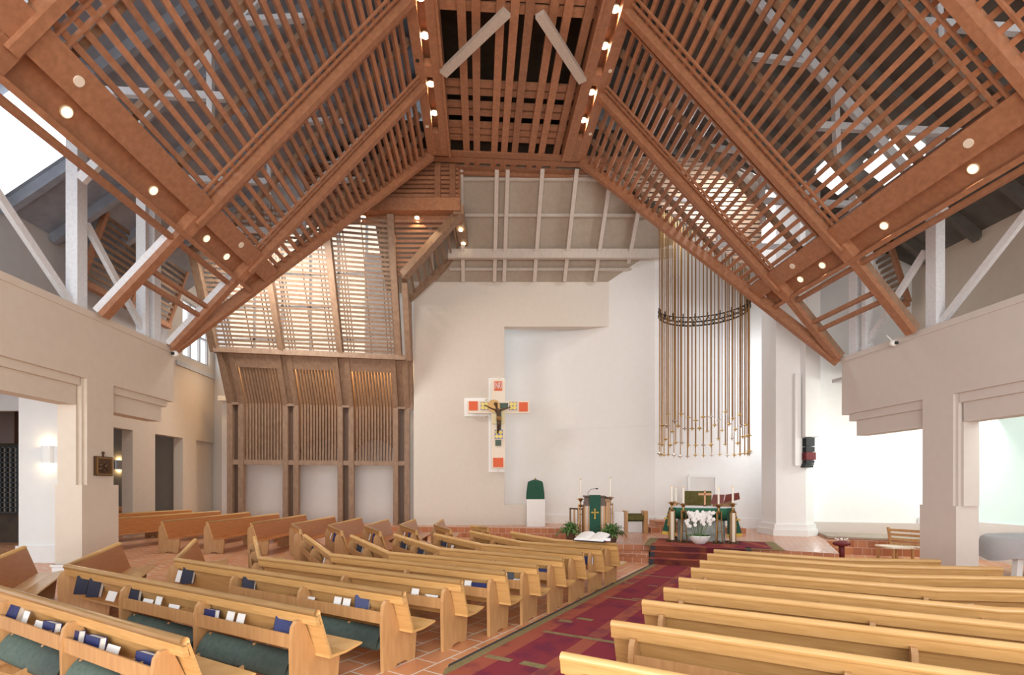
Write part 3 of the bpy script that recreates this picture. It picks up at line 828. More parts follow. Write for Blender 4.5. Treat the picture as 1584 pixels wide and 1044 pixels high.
# nearest left pew
B('L0', 1, 30, 'white open booklet in the nearest left pew rack, at the left frame edge', 'open')
B('L0', 1, 48, 'white leaflet standing behind the open booklet in the nearest left pew', 'sheet')
B('L0', 1, 70, 'low white leaflets right of the open booklet in the nearest left pew', 'low')
B('L0', 1, 92, 'blue book half hidden by the middle support of the nearest left pew', 'side')
B('L0', 1, 128, 'blue book lying on its side right after the support of the nearest left pew', 'side')
B('L0', 1, 160, 'second blue book on its side in the nearest left pew, touching the first', 'side')
B('L0', 1, 184, 'patterned leaflet tucked right of the two blue books in the nearest pew', 'low')
B('L0', 1, 240, 'blue book next to the end post of the nearest left pew', 'side')
B('L1', 1, 136, 'dark book with white pages, leftmost in the second left pew rack', 'stand', 'navy_dark')
B('L1', 1, 155, 'dark book leaning on its neighbour, left end of the second left pew', 'stand', 'navy_dark')
B('L1', 1, 180, 'low leaflets at the left bay of the second left pew', 'low')
B('L1', 1, 214, 'dark open-paged book at the left of the second bay, second pew', 'stand', 'navy_dark')
B('L1', 1, 235, 'white leaflet lying low beside the dark book in the second bay', 'low')
B('L1', 1, 251, 'small white card upright in the second bay of the second pew', 'sheet')
B('L1', 1, 275, 'thin white booklets at the right of the second bay', 'low')
B('L1', 1, 333, 'blue book on its side, first in the right bay of the second left pew', 'side')
B('L1', 1, 362, 'striped green and white leaflets in the right bay of the second left pew', 'sheet')
B('L1', 1, 378, 'second striped leaflet close to the first in the second left pew', 'sheet')
B('L1', 1, 446, 'blue book leaning open near the end post of the second left pew', 'open')
B('L2', 1, 282, 'small white booklet at the far left corner of the third left pew', 'sheet')
B('L2', 1, 297, 'black book with white pages near the corner of the third left pew', 'stand', 'navy_dark')
B('L2', 1, 391, 'black and white book in the middle of the third left pew', 'stand', 'navy_dark')
B('L2', 1, 482, 'low white leaflet behind the second pew top, third left pew', 'low')
B('L2', 1, 526, 'white striped leaflets in the right bay of the third left pew', 'sheet')
B('L2', 1, 540, 'second white striped leaflet in the right bay of the third left pew', 'sheet')
B('L2', 1, 566, 'blue book standing near the end post of the third left pew', 'stand')
B('L3', 1, 645, 'white open booklet in the right bay of the fourth left pew', 'sheet')
B('L3', 1, 670, 'low white leaflets beside the booklet of the fourth left pew', 'low')
B('L4', 1, 726, 'small white leaflet in the right bay of the fifth left pew', 'sheet')
B('L4', 1, 745, 'blue book on its side in the right bay of the fifth left pew', 'side')
B('L5', 1, 790, 'dark book with white pages in the right bay of the sixth left pew', 'stand', 'navy_dark')
B('L5', 1, 804, 'white leaflets in the right bay of the sixth left pew', 'low')
B('L6', 1, 843, 'dark blue book in the right bay of the seventh left pew', 'side')
B('L8', 1, 910, 'dark blue book in the right bay of the ninth left pew', 'side')
for key, xs in (('L4', (490, 505)), ('L5', (560, 570)), ('L6', (628, 640, 655)), ('L7', (690, 702))):
    for j, xp in enumerate(xs):
        B(key, 0, xp, '%s white booklet in the angled wing of the %s left pew' % (('left', 'middle', 'right')[j], ORD[int(key[1])]), 'sheet' if j % 2 else 'stand', 'navy_dark')
for key, xs in (('Q8', (515, 523)), ('Q9', (575, 584)), ('Q10', (628, 638))):
    for j, xp in enumerate(xs):
        B(key, 1, xp, '%s booklet in the short wing of the bent pew %s' % (('left', 'right')[j], {'Q8': 'before the middle screen bay', 'Q9': 'before the right screen bay', 'Q10': 'just right of the screen'}[key]), 'stand' if j else 'sheet')
B('R5', 1, 1495, 'white leaflet showing over the bent pew in the right block', 'sheet')
# open book lying on top of the front pew, and a small red-edged book
z9 = PH+.0
th9, p9, s9 = PEWS['L9']
c = p9[2]-(p9[2]-p9[1]).normalized()*.62
th = thing('open_book', (c.x+.05, c.y, z9+.0), 'large open book lying on the top of the front pew before the pulpit', 'book')
b = MB(); base = Vector((c.x+.05, c.y-.0, z9))
ang = math.atan2(*(p9[2]-p9[1]).yx)
R = Matrix.Rotation(ang, 3, 'Z')
def rot(pts): return [base+R @ Vector(p) for p in pts]
b.prism(rot([(-.34, -.16, .0), (.34, -.16, .0), (.34, .20, .10), (-.34, .20, .10)]), (0, 0, .015)); obj('cover', b, 'navy_dark', th)
b = MB()
for s_ in (-1, 1):
    xs = [0, .06, .14, .24, .32]; hs = [.02, .055, .06, .045, .02]
    for (xa, ha), (xb, hb) in zip(zip(xs, hs), list(zip(xs, hs))[1:]):
        pts = [(s_*xa, -.15, .016), (s_*xb, -.15, .016), (s_*xb, -.15, .016+hb), (s_*xa, -.15, .016+ha)]
        pt2 = [(x, .19, z+.10) for x, y, z in pts]
        b.add(rot(pts+pt2), [(0, 1, 2, 3), (7, 6, 5, 4), (0, 4, 5, 1), (1, 5, 6, 2), (2, 6, 7, 3), (3, 7, 4, 0)])
obj('pages', b, 'page', th)
c2 = p9[2]-(p9[2]-p9[1]).normalized()*.27
b = MB(); b.bar((c2.x-.08, c2.y+.03, PH+.05), (c2.x+.1, c2.y-.03, PH+.05), .12, .05); b.m = 1; b.bar((c2.x-.06, c2.y-.0, PH+.0), (c2.x+.08, c2.y-.07, PH+.0), .03, .13)
tag(obj('small_book', b, ['cloth_white', 'burgundy']), 'small dark red bound book over the right end of the front pew top', 'book')

# ================================================================== CARPET AND STEPS
O = Vector((-.90, 5.25, 0)); ang = -math.atan2(.509, .861)
b = MB(); b.local = True; b.box(.16, 1.99, -4.2, 8.62, .0, .010)
car = _obj('aisle_carpet', b, 'carpet'); car.location = (O.x, O.y, .004); car.rotation_euler = (0, 0, ang)
tag(car, 'long red and purple patterned carpet running up the aisle between the pews', 'carpet')
b = MB(); b.local = True
for x0, x1 in ((.05, .16), (1.99, 2.10)): b.box(x0, x1, -4.2, 8.62, .0, .0105)
bd = _obj('border', b, 'rug_gold', car); bd['label'] = 'olive gold border band'
b = MB(); b.local = True
for x0, x1 in ((.0, .05), (2.10, 2.15)): b.box(x0, x1, -4.2, 8.62, .0, .010)
_obj('edging', b, 'rug_edge', car)
def loc_of(xp, yp):
    Z = 1560/(yp-750); v = Vector(((xp-792)/F*Z, Z, 0))-O
    c_, s_ = math.cos(-ang), math.sin(-ang)
    return v.x*c_-v.y*s_, v.x*s_+v.y*c_
for xp, yp, w_, l_ in ((763, 1018, .34, .10), (825, 1030, .30, .12), (867, 982, .50, .08), (924, 991, .55, .08), (905, 959, .24, .1), (875, 962, .2, .1), (960, 927, .6, .06), (1000, 929, .5, .06), (1000, 891, .9, .05), (972, 903, .2, .06), (1010, 907, .2, .05)):
    x, y = loc_of(xp, yp); x = min(max(x, .2+w_/2), 1.95-w_/2)
    b = MB(); b.local = True; b.box(x-w_/2, x+w_/2, y-l_/2, y+l_/2, .002, .0112); _obj('woven_patch', b, 'rug_gold', car)
# steps
e1 = Vector((.94, -.34, 0)).normalized(); fn = Vector((.34, .94, 0)).normalized()
P0 = Vector((3.46, 12.68, 0)); up0 = Vector((0, 0, 1))
th = thing('altar_steps', P0+e1*1.1, 'three dark red carpeted steps rising from the aisle to the altar', 'steps')
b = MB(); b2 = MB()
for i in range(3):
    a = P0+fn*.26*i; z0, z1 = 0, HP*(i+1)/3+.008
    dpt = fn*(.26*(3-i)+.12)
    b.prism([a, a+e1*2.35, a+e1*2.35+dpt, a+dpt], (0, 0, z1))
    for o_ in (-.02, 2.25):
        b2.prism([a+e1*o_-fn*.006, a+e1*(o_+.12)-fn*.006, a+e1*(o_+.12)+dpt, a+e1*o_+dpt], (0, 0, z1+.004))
o = obj('risers', b, 'carpet_shaded', th)
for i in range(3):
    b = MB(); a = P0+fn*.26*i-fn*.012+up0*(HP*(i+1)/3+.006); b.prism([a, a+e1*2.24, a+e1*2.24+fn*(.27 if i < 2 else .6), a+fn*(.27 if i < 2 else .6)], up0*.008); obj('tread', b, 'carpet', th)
obj('edge_bands', b2, 'rug_edge', th)
# small tiled half step to the left
b = MB(); a = P0-e1*.95+fn*.32; b.prism([a, a+e1*.9, a+e1*.9+fn*.5, a+fn*.5], (0, 0, .27))
a = P0-e1*1.75+fn*.12; b.prism([a, a+e1*1.72, a+e1*1.72+fn*.6, a+fn*.6], (0, 0, .14))
tag(obj('tiled_step', b, 'terracotta_riser'), 'low terracotta tiled side step left of the carpeted steps', 'step')
# rug under the altar
c = Vector((5.05, 13.35, HP))
b = MB()
def quadz(mb, a, bb, d, e, z0, z1): mb.prism([a+Vector((0, 0, z0)), bb+Vector((0, 0, z0)), d+Vector((0, 0, z0)), e+Vector((0, 0, z0))], (0, 0, z1-z0))
A0 = Vector((3.60, 13.62, HP)); w_ = 3.4; dd = 1.5
def rp(u, v): return A0+e1*u+fn*v
quadz(b, rp(.25, -.30), rp(w_-.35, -.30), rp(w_-.35, dd-.2), rp(.25, dd-.2), .004, .012)
th = thing('altar_rug', rp(w_/2, dd/2), 'red patterned rug with olive border lying under the altar', 'rug')
obj('field', b, 'carpet', th)
b = MB(); quadz(b, rp(0, -.42), rp(w_-.1, -.42), rp(w_-.1, dd), rp(0, dd), .001, .009); obj('border', b, 'rug_gold', th)

# ================================================================== ALTAR GROUP
def gcross(mb, c, ux, uz, nrm, h, w_, t=.012):
    """budded cross of height h on a cloth: c centre, ux/uz plane axes"""
    c = Vector(c); ux = Vector(ux).normalized(); uz = Vector(uz).normalized(); nrm = Vector(nrm).normalized()
    mb.bar(c-uz*h*.5, c+uz*h*.5, w_, t, nrm); cc = c+uz*h*.16
    mb.bar(cc-ux*h*.33, cc+ux*h*.33, w_, t, nrm)
    for p in (c-uz*h*.5, c+uz*h*.5, cc-ux*h*.33, cc+ux*h*.33): mb.disc(p, nrm, w_*.95, 10, t)
    mb.disc(cc, nrm, w_*1.1, 10, t)
AX = Vector((5.25, 14.0, HP)); up = Vector((0, 0, 1))
th = thing('altar', AX, 'pale green stone altar draped in green and white cloths', 'altar')
def al(u, v, z): return AX+e1*u+fn*v+up*z
b = MB()
hw = .70
prof = [(-hw, .16), (-hw, .5), (hw, .5), (hw, .16), (hw-.12, .0), (-hw+.12, .0)]
b.prism([al(u, v+.05, .0) for u, v in [(-.62, .05), (-.55, 0), (.55, 0), (.62, .05), (.62, .55), (-.62, .55)]], (0, 0, .93))
obj('stone_block', b, 'altar_stone', th)
b = MB(); b.prism([al(-.82, -.08, .93), al(.82, -.08, .93), al(.82, .70, .93), al(-.82, .70, .93)], (0, 0, .05))
b.prism([al(-.7, -.14, .965), al(.9, -.14, .965), al(.9, .5, .965), al(-.7, .5, .965)], (0, 0, .022))
obj('white_top_cloth', b, 'cloth_white', th)
# front fall and side falls
b = MB(); nseg = 16
vs = []
for i in range(nseg+1):
    u = -.80+1.6*i/nseg; wv = .02*math.sin(i*1.7)
    vs += [al(u, -.10, .94), al(u, -.115+wv*.6, .62+.015*math.sin(i*.8)), al(u, -.10, .62)]
    vs[-1] = al(u, -.09, .94)
fs = []
for i in range(nseg):
    a = i*3; fs += [(a, a+1, a+4, a+3), (a+2, a+5, a+4, a+1)]
b.add(vs, fs); obj('green_front_fall', b, 'green_cloth_top', th, smooth=True)
for sgn, nm in ((-1, 'left'), (1, 'right')):
    b = MB()
    p = [al(sgn*.83, -.10, .95), al(sgn*.83, .62, .95), al(sgn*1.0, .66, .28), al(sgn*1.02, -.12, .26)]
    b.prism(p, e1*sgn*.012)
    b.prism([al(sgn*.82, -.12, .95), al(sgn*1.02, -.13, .26), al(sgn*.66, -.14, .22), al(sgn*.66, -.12, .95)], -fn*.012)
    obj('side_fall', b, 'green_cloth', th)
    b = MB(); b.bar(al(sgn*1.025, -.14, .24), al(sgn*.66, -.15, .20), .02, .09); b.bar(al(sgn*1.02, -.13, .24), al(sgn*1.01, .66, .26), .02, .09)
    obj('gold_fringe', b, 'gold_thread', th)
    b = MB(); gcross(b, al(sgn*.86, -.16, .60), e1, up, fn, .28, .035); obj('gold_cross', b, 'gold_thread', th)
# things on the altar
zt = .99
b = MB(); b.prism([al(.02, .1, zt), al(-.0, .14, zt+.42), al(-.03, .14, zt+.42), al(-.03, .1, zt)], e1*.01)
th = thing('altar_cross', al(.10, .12, zt), 'small copper standing cross on the altar top', 'cross')
b = MB(); b.lathe(al(.10, .12, zt), [(.06, 0), (.05, .02), (.012, .03)], 12); obj('foot', b, 'bronze', th)
b = MB(); b.bar(al(.10, .12, zt+.03), al(.10, .12, zt+.44), .045, .02, fn); b.bar(al(-.07, .12, zt+.33), al(.27, .12, zt+.33), .02, .06); obj('cross_arms', b, 'copper', th)
th = thing('missal_stand', al(.52, .1, zt), 'open red leather missal on a wooden stand at the right of the altar', 'book')
b = MB(); b.prism([al(.30, -.02, zt), al(.30, .26, zt), al(.30, .26, zt+.14)], e1*.5); obj('stand', b, 'pew_end', th)
b = MB()
b.prism([al(.24, -.06, zt+.05), al(.56, -.03, zt+.08), al(.62, .24, zt+.30), al(.32, .24, zt+.30)], (0, 0, .02))
b.prism([al(.58, -.03, zt+.08), al(.98, -.06, zt+.20), al(.98, .24, zt+.36), al(.64, .24, zt+.30)], (0, 0, .02)); obj('leather_cover', b, 'leather_red', th)
b = MB(); b.prism([al(-.78, .0, zt), al(-.66, .0, zt), al(-.66, .12, zt), al(-.78, .12, zt)], (0, 0, .13)); tag(obj('wooden_box', b, 'pew_end'), 'tiny wooden box on the left corner of the altar', 'box')
# presider chair behind the altar
ch = Vector((6.05, 16.4, HP))
th = thing('presider_chair', ch, 'olive velvet upholstered chair back rising behind the altar', 'chair')
b = MB(); b.prism([ch+e1*-.36+up*.0, ch+e1*.36, ch+e1*.36+fn*.5, ch+e1*-.36+fn*.5], (0, 0, .45)); obj('seat_block', b, 'pew_end', th)
b = MB(); b.prism([ch+e1*-.42+fn*.42+up*.4, ch+e1*.42+fn*.42+up*.4, ch+e1*.42+fn*.52+up*.4, ch+e1*-.42+fn*.52+up*.4], (0, 0, .98)); obj('backrest', b, 'olive_velvet', th)
# door frame on the apse wall behind
b = MB()
dc0, dc1 = px(1066, 740, 18.0), px(1106, 740, 17.9)
for a_, c_, w_ in ((px(1065, 736, 18.7), px(1107, 736, 18.55), .06), (px(1065, 736, 18.7), px(1065, 812, 18.7), .05), (px(1107, 736, 18.55), px(1107, 812, 18.55), .05)): b.bar(a_+Vector((0, -.05, 0)), c_+Vector((0, -.05, 0)), w_*2, w_, (0, 1, 0))
struct('trim_4', b, 'plaster_white')
# processional candle holders
def candle_stand(X, Z, htop, style, label, yb=HP):
    """htop: world height of the candle tip"""
    base = Vector((X, Z, yb)); th = thing('candlestick', base, label, 'candlestick', 'tall candle holders around altar and pulpit')
    top = htop-yb; ch_ = .42 if style != 'thin' else .55
    zc = top-ch_
    b = MB(); b.lathe(base, [(.17, 0), (.17, .02), (.05, .05), (.03, .08)], 16)
    for q in range(4):
        t = q*math.pi/2+.4; b.ball(base+Vector((.15*math.cos(t), .15*math.sin(t), .03)), .035, 6)
    obj('foot', b, 'bronze', th)
    b = MB()
    if style == 'pillar':
        b.box(X-.048, X+.048, Z-.048, Z+.048, yb+.06, yb+zc-.26); obj('shaft', b, 'cross_wood', th)
        b = MB()
        for dx in (-.055, .055):
            for dy in (-.055, .055): b.box(X+dx-.012, X+dx+.012, Z+dy-.012, Z+dy+.012, yb+.05, yb+zc-.22)
        obj('corner_rods', b, 'brass', th)
    else:
        for dx, dy in ((-.06, -.03), (.06, -.03), (0, .06)):
            b.tube([base+Vector((dx*1.5, dy*1.5, .04)), base+Vector((dx, dy, zc*.5)), base+Vector((dx*1.1, dy*1.1, zc-.18))], .016, 6)
        for zz in (.3, .6): b.tube([base+Vector((-.07, 0, zc*zz)), base+Vector((.07, 0, zc*zz))], .012, 6)
        obj('shaft', b, 'brass', th)
    b = MB(); b.lathe(base+Vector((0, 0, zc-.26)), [(.035, 0), (.06, .04), (.025, .08), (.025, .16), (.065, .22), (.075, .25), (.03, .27)], 12)
    for t in range(4): b.tube([base+Vector((0, 0, zc-.04)), base+Vector((.11*math.cos(t*1.57), .11*math.sin(t*1.57), zc-.02))], .012, 5)
    obj('candle_cup', b, 'brass', th)
    b = MB(); b.tube([base+Vector((0, 0, zc)), base+Vector((0, 0, top))], .026, 10); obj('candle', b, 'candle', th)
    b = MB(); b.tube([base+Vector((0, 0, top)), base+Vector((0, 0, top+.03))], .02, 8); obj('follower', b, 'gold', th)
def zof(y, Z): return 2+(750-y)/F*Z
candle_stand((1039-792)/F*14.0, 14.0, zof(753, 14.0), 'pillar', 'leftmost candle holder with a square cream shaft, beside the altar')
candle_stand((1045.5-792)/F*14.7, 14.7, zof(755, 14.7), 'tri', 'candle holder with slim brass legs just behind the leftmost cream one')
candle_stand((1057-792)/F*13.75, 13.75, zof(755, 13.75), 'tri', 'candle holder with slim brass legs at the left front corner of the altar')
candle_stand((1111.5-792)/F*13.55, 13.55, zof(756, 13.55), 'tri', 'candle holder with slim brass legs at the right front of the altar')
candle_stand((1133.5-792)/F*13.5, 13.5, zof(754, 13.5), 'pillar', 'rightmost candle holder with a square cream shaft, beside the altar')
# orchid bowl
ob = Vector(((1082-792)/F*13.35, 13.35, HP+.012))
th = thing('orchid_bowl', ob, 'white bowl of white orchids standing on the rug before the altar', 'potted plant')
b = MB(); b.lathe(ob, [(.09, 0), (.14, .02), (.22, .10), (.275, .20), (.285, .235), (.27, .235), (.2, .20)], 24); obj('bowl', b, 'white', th, smooth=True)
def leafblade(mb, p, d, ln, w_, bend=.5, nrm=None):
    d = Vector(d).normalized(); side = d.cross(up)
    if side.length < .1: side = Vector((1, 0, 0))
    side.normalize(); vs = []
    n_ = 5
    for i in range(n_+1):
        t = i/n_; c_ = p+d*ln*t+Vector((0, 0, -bend*ln*t*t)); ww = w_*math.sin(math.pi*min(.97, t*.9+.1))
        vs += [c_-side*ww, c_+side*ww+Vector((0, 0, .003))]
    mb.add(vs, [(2*i, 2*i+1, 2*i+3, 2*i+2) for i in range(n_)])
rr = random.Random(3)
b = MB()
for i in range(30):
    t = rr.uniform(0, 6.28); r_ = rr.uniform(.02, .2)
    leafblade(b, ob+Vector((r_*math.cos(t), r_*math.sin(t)*.7, .21)), (math.cos(t), math.sin(t), .7), rr.uniform(.16, .30), .035, .6)
obj('leaves', b, 'leaf_pale', th)
b = MB(); fb = MB()
for i in range(16):
    x = -.20+.40*i/15; y = rr.uniform(-.08, .1)
    hx = x*1.5+rr.uniform(-.03, .03); hz = .86+rr.uniform(-.14, .05)-abs(x)*.2
    p0 = ob+Vector((x*.6, y*.5, .2)); p1 = ob+Vector((x*1.15, y, hz*.65)); p2 = ob+Vector((hx, y-.05, hz))
    b.tube([p0, (p0+p1)/2+Vector((0, .02, 0)), p1, p2], .006, 5)
    for j in range(6):
        c_ = p2+Vector((rr.uniform(-.07, .07), rr.uniform(-.08, .03), rr.uniform(-.22, .05)))
        for a_ in range(5):
            t = a_*1.2566+rr.uniform(0, .3); q = c_+Vector((.026*math.cos(t), -.005, .026*math.sin(t)))
            fb.ball(q, .026, 4, (1, .35, 1))
        fb.ball(c_+Vector((0, -.015, 0)), .012, 4)
obj('stems', b, 'stem_green', th); obj('blossoms', fb, 'petal', th)

# ================================================================== PULPIT GROUP
PX = Vector(((920-792)/F*14.4, 14.4, HP))
th = thing('pulpit', PX, 'slatted wooden pulpit hung with a green banner bearing a gold cross', 'pulpit')
pr_ = Vector((.88, .47, 0)).normalized()   # side direction going back right
e2 = Vector((1, -.10, 0)).normalized(); f2 = Vector((.10, 1, 0)).normalized()
def pp(u, v, z): return PX+e2*u+f2*v+up*z
b = MB()
for u in (-.26, -.18, .18, .26): b.bar(pp(u, 0, 0), pp(u, 0, 1.02), .045, .05, f2)
for zz in (.12, .2): b.bar(pp(-.28, -.02, zz), pp(.3, -.02, zz), .03, .035)
for v in (.12, .24, .36, .48): b.bar(pp(.30+v*.35, v, 0), pp(.30+v*.35, v, 1.08), .07, .04, e2)
for v in (.15, .3, .45): b.bar(pp(-.28, v, 0), pp(-.28, v, 1.0), .05, .05, f2)
obj('slatted_body', b, 'pew_end', th)
b = MB(); b.prism([pp(.32, .06, 0), pp(.50, .55, 0), pp(.47, .56, 0), pp(.29, .07, 0)], (0, 0, 1.18)); obj('side_panel', b, 'pew_end', th)
b = MB(); b.prism([pp(-.32, -.03, .98), pp(.30, -.03, .98), pp(.46, .55, .98), pp(-.30, .55, .98)], (0, 0, .12))
b.prism([pp(-.30, .0, 1.1), pp(.28, .0, 1.1), pp(.44, .5, 1.1), pp(-.28, .5, 1.1)], (0, 0, .12)); obj('dark_shelf', b, 'pot_brown', th)
b = MB(); b.add([pp(-.34, -.06, 1.24), pp(.26, -.06, 1.24), pp(.55, .60, 1.14), pp(-.2, .60, 1.20), pp(-.34, -.06, 1.28), pp(.26, -.06, 1.28), pp(.55, .60, 1.17), pp(-.2, .60, 1.24)],
      [(0, 3, 2, 1), (4, 5, 6, 7), (0, 1, 5, 4), (1, 2, 6, 5), (2, 3, 7, 6), (3, 0, 4, 7)]); obj('reading_desk', b, 'pot_brown', th)
bn = thing('pulpit_banner', pp(0, -.09, .25), 'dark green banner hanging down the front of the pulpit', 'banner')
b = MB(); b.prism([pp(-.155, -.08, .05), pp(.16, -.08, .05), pp(.16, -.075, 1.285), pp(-.155, -.075, 1.285)], -f2*.012)
b.prism([pp(-.155, -.08, 1.285), pp(.16, -.08, 1.285), pp(.16, .2, 1.25), pp(-.155, .2, 1.25)], up*.01); obj('cloth', b, 'green_cloth', bn)
b = MB(); gcross(b, pp(0, -.10, .76), e2, up, f2, .24, .028); obj('gold_cross', b, 'gold_thread', bn)
b = MB(); b.tube([pp(-.2, 0, 1.26), pp(-.19, 0, 1.36), pp(-.1, -.02, 1.46), pp(.03, -.04, 1.475)], .008, 6)
th = thing('microphone', pp(-.2, 0, 1.26), 'thin gooseneck microphone on the pulpit desk', 'microphone'); obj('gooseneck', b, 'black', th)
b = MB(); b.tube([pp(.03, -.04, 1.475), pp(.09, -.05, 1.47)], .018, 8); obj('capsule', b, 'black', th)
candle_stand((898-792)/F*14.9, 14.9, zof(742, 14.9), 'thin', 'tall candle standing left of the pulpit')
candle_stand((944-792)/F*15.0, 15.0, zof(740, 15.0), 'thin', 'tall candle standing right of the pulpit')
# communion rails beside the pulpit
def rail(a, c, n_, label, z1=.86, mat='brass'):
    th = thing('bronze_rail', a, label, 'rail')
    a = Vector(a); c = Vector(c)
    b = MB(); b.bar(a+up*z1, c+up*z1, .07, .04); b.bar(a+up*.08, c+up*.08, .05, .03); obj('handrail', b, 'bronze', th)
    for i in range(n_):
        p = a+(c-a)*i/(n_-1); b = MB(); b.bar(p, p+up*z1, .05, .05, (0, 1, 0)); obj('baluster', b, 'pew_end' if i % 2 else 'bronze', th)
rail((1.78, 15.4, HP), (2.10, 15.0, HP), 4, 'short bronze and wood rail left of the pulpit')
rail((2.78, 15.2, HP), (3.02, 15.5, HP), 3, 'short bronze and wood rail right of the pulpit')
# ferns in pots
def fern(c, r_, h_, label, seed):
    rr = random.Random(seed); c = Vector(c); th = thing('potted_plant', c, label, 'potted plant', 'leafy plants beside the pulpit')
    b = MB(); b.lathe(c, [(.10, 0), (.12, .03), (.15, .22), (.16, .26), (.14, .26), (.1, .22)], 18); obj('pot', b, 'pot_brown', th, smooth=True)
    b = MB(); b2 = MB()
    for i in range(150):
        t = rr.uniform(0, 6.28); el = rr.uniform(.1, 1.3); p = c+Vector((rr.uniform(-.08, .08), rr.uniform(-.08, .08), .24))
        d = Vector((math.cos(t)*math.cos(el), math.sin(t)*math.cos(el), math.sin(el)))
        ln = rr.uniform(.5, 1.0)*r_
        b2.tube([p, p+d*ln*.7], .004, 4, False)
        (b if i % 3 else b).mi
        leafblade(b, p+d*ln*.55, d+Vector((0, 0, .1)), ln*.6, .034, .8)
    obj('foliage', b, 'leaf_pale', th); obj('stalks', b2, 'stem_green', th)
    b = MB()
    for i in range(5):
        t = rr.uniform(0, 6.28); p = c+Vector((math.cos(t)*.15, math.sin(t)*.15-.05, .30+h_*rr.uniform(.5, .9))); leafblade(b, p, (math.cos(t), math.sin(t), 1), .09, .03, .2)
    obj('flowers', b, 'petal', th)
fern((1.67, 14.35, HP), .42, .3, 'leafy dark green plant in a brown pot left of the pulpit', 5)
fern((2.72, 13.75, HP), .44, .3, 'leafy plant with a few white blooms right of the pulpit', 6)
# credence bench behind the pulpit
cb = Vector(((985-792)/F*16.8, 16.8, HP)); th = thing('acolyte_bench', cb, 'small wooden bench with olive velvet cushion behind the pulpit', 'bench')
b = MB(); b.box(cb.x-.42, cb.x-.34, cb.y-.2, cb.y+.25, HP, HP+.72); obj('side_panel', b, 'pew_end', th)
b = MB(); b.box(cb.x+.20, cb.x+.32, cb.y-.2, cb.y+.25, HP, HP+.72); obj('side_panel', b, 'pew_end', th)
b = MB(); b.box(cb.x-.36, cb.x+.26, cb.y-.15, cb.y+.25, HP+.42, HP+.56); b.box(cb.x-.36, cb.x+.24, cb.y+.12, cb.y+.25, HP+.3, HP+.62); obj('velvet_cushion', b, 'olive_velvet', th)
b = MB(); b.box(cb.x-.30, cb.x+.18, cb.y+.0, cb.y+.1, HP, HP+.36); obj('inner_panel', b, 'cloth_white', th)
tb = Vector(((956-792)/F*16.2, 16.2, HP)); th = thing('credence_table', tb, 'small table covered with a hanging white cloth, right of the pulpit', 'table')
b = MB()
for dx in (-.12, .12):
    for dy in (-.1, .1): b.box(tb.x+dx-.015, tb.x+dx+.015, tb.y+dy-.015, tb.y+dy+.015, HP, HP+.66)
obj('frame', b, 'black', th)
b = MB(); b.box(tb.x-.155, tb.x+.155, tb.y-.14, tb.y+.14, HP+.12, HP+.71); obj('white_cloth', b, 'cloth_white', th)
# brick steps behind the altar
b = MB()
c = Vector(((1040-792)/F*16.6, 16.6, HP)); b.box(c.x-.7, c.x+.5, c.y, c.y+1.5, HP, HP+.17); b.box(c.x-.35, c.x+.5, c.y+.4, c.y+1.5, HP+.17, HP+.34)
tag(obj('brick_step', b, 'terracotta_riser'), 'terracotta stepped block left behind the altar', 'step')
b = MB(); c = Vector(((1145-792)/F*16.2, 16.2, HP)); b.box(c.x-.3, c.x+.2, c.y, c.y+1.0, HP, HP+.18)
tag(obj('brick_step', b, 'terracotta_riser'), 'small terracotta step right behind the altar', 'step')
# tabernacle with green veil on its plinth
c = px(828, 772, 19.4); b = MB(); b.box(c.x-.33, c.x+.36, 19.15, 19.79, HP, c.z)
tag(obj('plinth', b, 'plaster_white'), 'plain white plinth against the sanctuary wall under the green veil', 'plinth')
th = thing('veiled_tabernacle', (c.x, 19.45, c.z), 'dark green veiled tabernacle box on the white plinth', 'tabernacle')
b = MB(); vs = []; n_ = 28
for k_, (rx, z) in enumerate(((.345, .0), (.335, .25), (.29, .60), (.27, .68), (.04, .76))):
    for i in range(n_):
        t = 2*math.pi*i/n_; q = max(abs(math.cos(t)), abs(math.sin(t)))**.7; wv = 1+(.05*math.sin(i*3.1) if k_ < 3 else 0)
        vs.append((c.x+rx*math.cos(t)/q*wv, 19.45+rx*.75*math.sin(t)/q*wv, c.z+z))
fs = [(k_*n_+i, k_*n_+(i+1) % n_, (k_+1)*n_+(i+1) % n_, (k_+1)*n_+i) for k_ in range(4) for i in range(n_)]+[tuple(range(4*n_, 5*n_))]
b.add(vs, fs); obj('veil', b, 'green_cloth', th)
b = MB(); b.ball((c.x, 19.45, c.z+.79), .035, 6); obj('finial', b, 'gold', th)

# ================================================================== CRUCIFIX
YX = 19.60
def cx(x, y, Z=YX): return px(700+x/5.8, 570+y/5.8, Z)
def slab(mb, x0, y0, x1, y1, Z0, Z1):
    a = cx(x0, y1, YX); c_ = cx(x1, y0, YX); mb.box(a.x, c_.x, Z0, Z1, a.z, c_.z)
b = MB(); slab(b, 322, 78, 466, 928, 19.765, 19.80); slab(b, 102, 258, 466, 424, 19.76, 19.80)
tag(obj('cross_backing', b, 'white'), 'white cross-shaped panel on the sanctuary wall behind the crucifix', 'panel')
th = thing('crucifix', cx(410, 895), 'painted wooden crucifix with bronze figure, red squares and patterned tiles', 'crucifix')
b = MB(); slab(b, 350, 98, 470, 898, 19.55, 19.62); slab(b, 136, 293, 690, 402, 19.53, 19.62)
for x, y in ((300, 270), (411, 85), (300, 415), (408, 912)): slab(b, x-6, y-10, x+6, y+12, 19.58, 19.78)
obj('cross', b, 'cross_wood', th)
